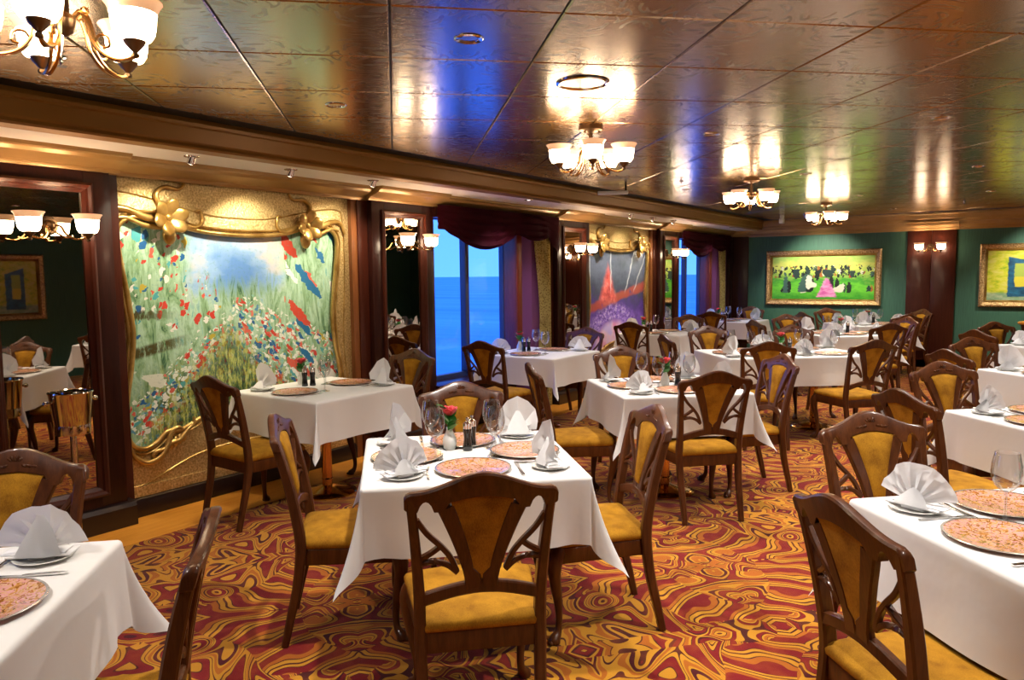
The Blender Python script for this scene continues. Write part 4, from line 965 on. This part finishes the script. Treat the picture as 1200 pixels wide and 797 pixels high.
def table(cx, cy, rot, phrase, sides, hx=.45, hy=.45, glasses=None, tall=True, vase=(0, 0), extra=None):
    """rot = direction of the local +x edge. sides: list of (side name, local outward dir deg, offset along, )"""
    seedc[0] += 1; sd = seedc[0]; r0 = random.Random(100 + sd)
    root = thing('dining_table', 'brass pedestal table under a white cloth, ' + phrase, 'table', (cx, cy, 0.001), R(rot), 'pedestal dining tables')
    tp = link('tabletop', boxm('tabletop', 'panel_wood', -hx + .012, hx - .012, -hy + .012, hy - .012, .722, .757, bev=.008), root)
    offs = [0] if hx < .6 else [-hx * .5, hx * .5]
    for o_ in offs:
        link('column', col_me, root, (o_, 0, 0)); link('base', base_me, root, (o_, 0, 0)); link('mount', mount_me, root, (o_, 0, 0))
    tablecloth(cx, cy, rot, hx, hy, sd, 'white cloth draped over the ' + phrase, group='white tablecloths')
    c0, s0 = math.cos(R(rot)), math.sin(R(rot))
    W = lambda lx, ly: (cx + c0 * lx - s0 * ly, cy + s0 * lx + c0 * ly)
    for side, odeg, half, along, *ex in sides:
        nm = 'before the %s chair%s, %s' % (FACE[side], ex[0] if ex else '', phrase)
        a = R(odeg)                       # outward direction in table frame
        ox, oy = math.cos(a), math.sin(a)   # outward
        rx, ry = -oy, ox                    # sitter's right hand? sitter looks along -outward
        # sitter's left = rotate look by +90
        lx_, ly_ = oy, -ox                  # look=(-ox,-oy); left = (-look.y, look.x) = (oy, -ox)
        def at(l, inn): return W(ox * (half - inn) + lx_ * l + rx * along, oy * (half - inn) + ly_ * l + ry * along)
        look = R(rot + odeg + 180); zr = look - math.pi / 2
        ch = put('charger_plate', [('plate', charger_me, []), ('rim', charger_rim, [])], *at(0 + r0.uniform(-.01, .01), .19), H0, zr + r0.uniform(0, 6), 'pink floral charger plate ' + nm, 'plate', 'floral charger plates')
        nx, ny = at(.285, .135); zn = .0065
        if len(ex) > 1: nx, ny = at(0, .19); zn = .0060
        else: tag(link('bread_plate', plate_me, None, (nx, ny, H0)), 'small white bread plate ' + nm, 'plate', 'bread plates')
        np_ = tag(link('napkin', NAP[r0.randrange(6)], None, (nx, ny, H0 + zn), (0, 0, zr + r0.uniform(-.5, .5))), 'white fan-folded napkin ' + nm, 'napkin', 'fan-folded napkins'); np_.scale = (1.1, 1.1, 1.18)
        fx, fy = at(.188, .165); tag(link('fork', fork_me, None, (fx, fy, H0), (0, 0, zr)), 'silver fork ' + nm, 'fork', 'silver forks')
        fx, fy = at(-.185, .165); tag(link('knife', knife_me, None, (fx, fy, H0), (0, 0, zr)), 'silver knife ' + nm, 'knife', 'silver knives')
        if glasses is None:
            gx_, gy_ = at(-.13, .34 + r0.uniform(-.015, .015)); tag(link('wine_glass', glass_me, None, (gx_, gy_, H0)), 'empty clear wine glass ' + nm, 'glass', 'wine glasses')
    for gx_, gy_, sd_ in (glasses or []): tag(link('wine_glass', glass_me, None, (gx_, gy_, H0)), 'empty clear wine glass before the %s chair, %s' % (FACE[sd_], phrase), 'glass', 'wine glasses')
    vx, vy = W(*vase)
    put('bud_vase', [('vase', vase_me, [])], vx, vy, H0, 0, 'white bud vase on the ' + phrase, 'vase', 'bud vases')
    ra = r0.uniform(0, 6)
    put('rose', [('stem', stem_r, []), ('bloom', bloom_me, [], (0, 0, .108))] + [('leaf', leaf_me, [], (0, 0, zl), (R(25), 0, ra + k * 2.1)) for k, zl in enumerate((.030, .045, .060, .040, .075, .105, .02))], vx, vy, H0 + .06, 0, 'red rose in the bud vase on the ' + phrase, 'flower', 'red roses')
    for k, (mxo, myo) in enumerate(((.078, -.036), (.104, .014))):
        mx_, my_ = W(vase[0] + mxo, vase[1] + myo)
        put('pepper_mill' if k == 0 else 'salt_mill', [('body', mill_body, []), ('cap', mill_cap, [])], mx_, my_, H0, 0, 'black %s mill with a steel cap on the ' % ('pepper' if k == 0 else 'salt') + phrase, 'mill', 'black mills with steel caps')
    return W
# diamond tables: local +x axis at 45 deg -> outward local degrees: SE = -90, NE = 0, NW = 90, SW = 180
def diamond(cx, cy, phrase, crests, rot=45, **k):
    W = table(cx, cy, rot, phrase, [('SE', -90, .45, 0), ('NE', 0, .45, 0), ('NW', 90, .45, 0), ('SW', 180, .45, 0)], **k)
    out = {'SE': -90, 'NE': 0, 'NW': 90, 'SW': 180}
    for side, v in crests.items():
        x, y = v[0], v[1]; f_ = rot + out[side] + 180 + (v[2] if len(v) > 2 else 0)
        chair_crest(x, y, f_, 'carved brown chair with gold pad, %s, %s' % (FACE[side], phrase))
def walltable(cx, cy, phrase, ys, yn, xs=None):
    table(cx, cy, 0, phrase, [('S', -90, .45, 0), ('N', 90, .45, 0)], vase=(-.27, .02))
    chair_crest(xs or cx, ys, 90, 'carved brown chair with gold pad, green-wall-facing, ' + phrase)
    chair_crest(cx, yn, -90, 'carved brown chair with gold pad, green-wall-backed, ' + phrase)

diamond(-2.03, 2.49, 'table beside the green mural table', {'SE': (-1.35, 1.73), 'SW': (-2.68, 1.98), 'NW': (-2.62, 3.17), 'NE': (-1.39, 3.05)},
        glasses=[(-2.243, 2.498, 'SW'), (-2.085, 2.345, 'SE'), (-2.009, 2.649, 'NW'), (-1.90, 2.528, 'NE')], vase=(-.065, .12))
walltable(-4.14, 3.48, 'table under the green mural', 2.58, 4.42, -4.12)
diamond(-2.25, .46, 'table by the steel wine cooler', {'NE': (-1.71, 1.05, 8), 'NW': (-2.90, 1.06)})
diamond(.12, 2.73, 'fourth table from the yellow painting', {'SW': (-.41, 2.05), 'NW': (-.56, 3.36)})
diamond(-2.13, 4.84, 'table opposite the wide sea window', {'SE': (-1.57, 4.34), 'SW': (-2.78, 4.10), 'NW': (-2.80, 5.46), 'NE': (-1.49, 5.46)})
walltable(-4.13, 6.28, 'table at the wide sea window', 5.30, 7.22)
walltable(-4.13, 9.25, 'table at the violet mural', 8.32, 10.22)
walltable(-4.13, 12.15, 'table at the narrow sea window', 11.10, 13.05)
diamond(.22, 4.80, 'third table from the yellow painting', {'SW': (-.55, 4.13), 'NW': (-.50, 5.50)})
diamond(.25, 6.96, 'second table from the yellow painting', {'SW': (-.55, 6.40), 'NW': (-.47, 7.64)})
diamond(.28, 9.35, 'table under the yellow painting', {'SW': (-.50, 8.66), 'NW': (-.40, 10.05)})
diamond(-2.06, 10.15, 'second table from the wide green painting', {'SE': (-1.37, 9.35), 'SW': (-2.92, 9.35), 'NW': (-2.90, 10.75), 'NE': (-1.38, 10.75)})
diamond(-2.10, 12.2, 'table under the wide green painting', {'SE': (-1.46, 11.40), 'SW': (-2.86, 11.45), 'NW': (-2.83, 12.85), 'NE': (-1.45, 12.95)})
# long table
LP = 'long table'
W = table(-2.06, 7.45, 42, LP, [('SE', -90, .45, -.33, ' nearer the sea windows'), ('SE', -90, .45, .37, ' farther from the sea windows'), ('NW', 90, .45, .33, ' nearer the sea windows'), ('NW', 90, .45, -.37, ' farther from the sea windows'), ('SW', 180, .72, 0, '', 'charger')], hx=.72, hy=.45)
for x, y, f_, nm in ((-1.87, 6.42, 122, 'window-facing, nearer the sea windows'), (-1.14, 7.02, 138, 'window-facing, farther from the sea windows'), (-3.02, 8.02, -48, 'window-backed, nearer the sea windows'), (-2.24, 8.54, -48, 'window-backed, farther from the sea windows'), (-2.99, 6.76, 42, 'green-wall-facing')):
    chair_crest(x, y, f_, 'carved brown chair, %s, %s' % (nm, LP))

# wine cooler on its stand
root = thing('wine_cooler_stand', 'tall steel pedestal stand carrying the wine bucket by the mirror pillar', 'stand', (-4.22, 1.82, .002))
link('base', lathem('stand_base', 'steel', [(.0005, 0), (.13, 0), (.13, .008), (.05, .02), (.016, .035), (.0005, .036)], 28), root)
link('pole', lathem('stand_pole', 'steel', [(.016, .03), (.016, .715), (.03, .722), (.0005, .723)], 16), root)
link('holder_ring', lathem('holder', 'steel', [(.02, .722), (.085, .722), (.088, .73), (.088, .775), (.0845, .775), (.0845, .735), (.0005, .735)], 28), root)
root = thing('wine_bucket', 'polished steel wine bucket with side knobs on its stand', 'ice bucket', (-4.22, 1.82, .738))
link('bucket', lathem('bucket', 'steel', [(.0005, 0), (.080, 0), (.083, .004), (.105, .205), (.110, .212), (.108, .218), (.102, .214), (.080, .012), (.0005, .010)], 32), root)
for s_ in (-1, 1):
    bm = bmesh.new(); tube(bm, [(0, s_ * .096, .165), (0, s_ * .118, .165)], .006, 8); ico(bm, (0, s_ * .125, .165), .015, 2); link('knob', bm_mesh(bm, 'knob', 'steel'), root)
# wooden pedestal by the green wall
root = thing('wooden_pedestal', 'round wooden pedestal with a pale rim standing by the green wall', 'pedestal', (-.04, 12.95, .001))
link('body', lathem('pedestal_body', 'wall_wood', [(.0005, 0), (.19, 0), (.19, .05), (.15, .09), (.13, .4), (.155, .70), (.165, .76), (.0005, .76)], 28), root)
link('top', lathem('pedestal_top', 'floor_wood', [(.0005, .76), (.185, .76), (.20, .772), (.20, .79), (.185, .80), (.0005, .80)], 28), root)
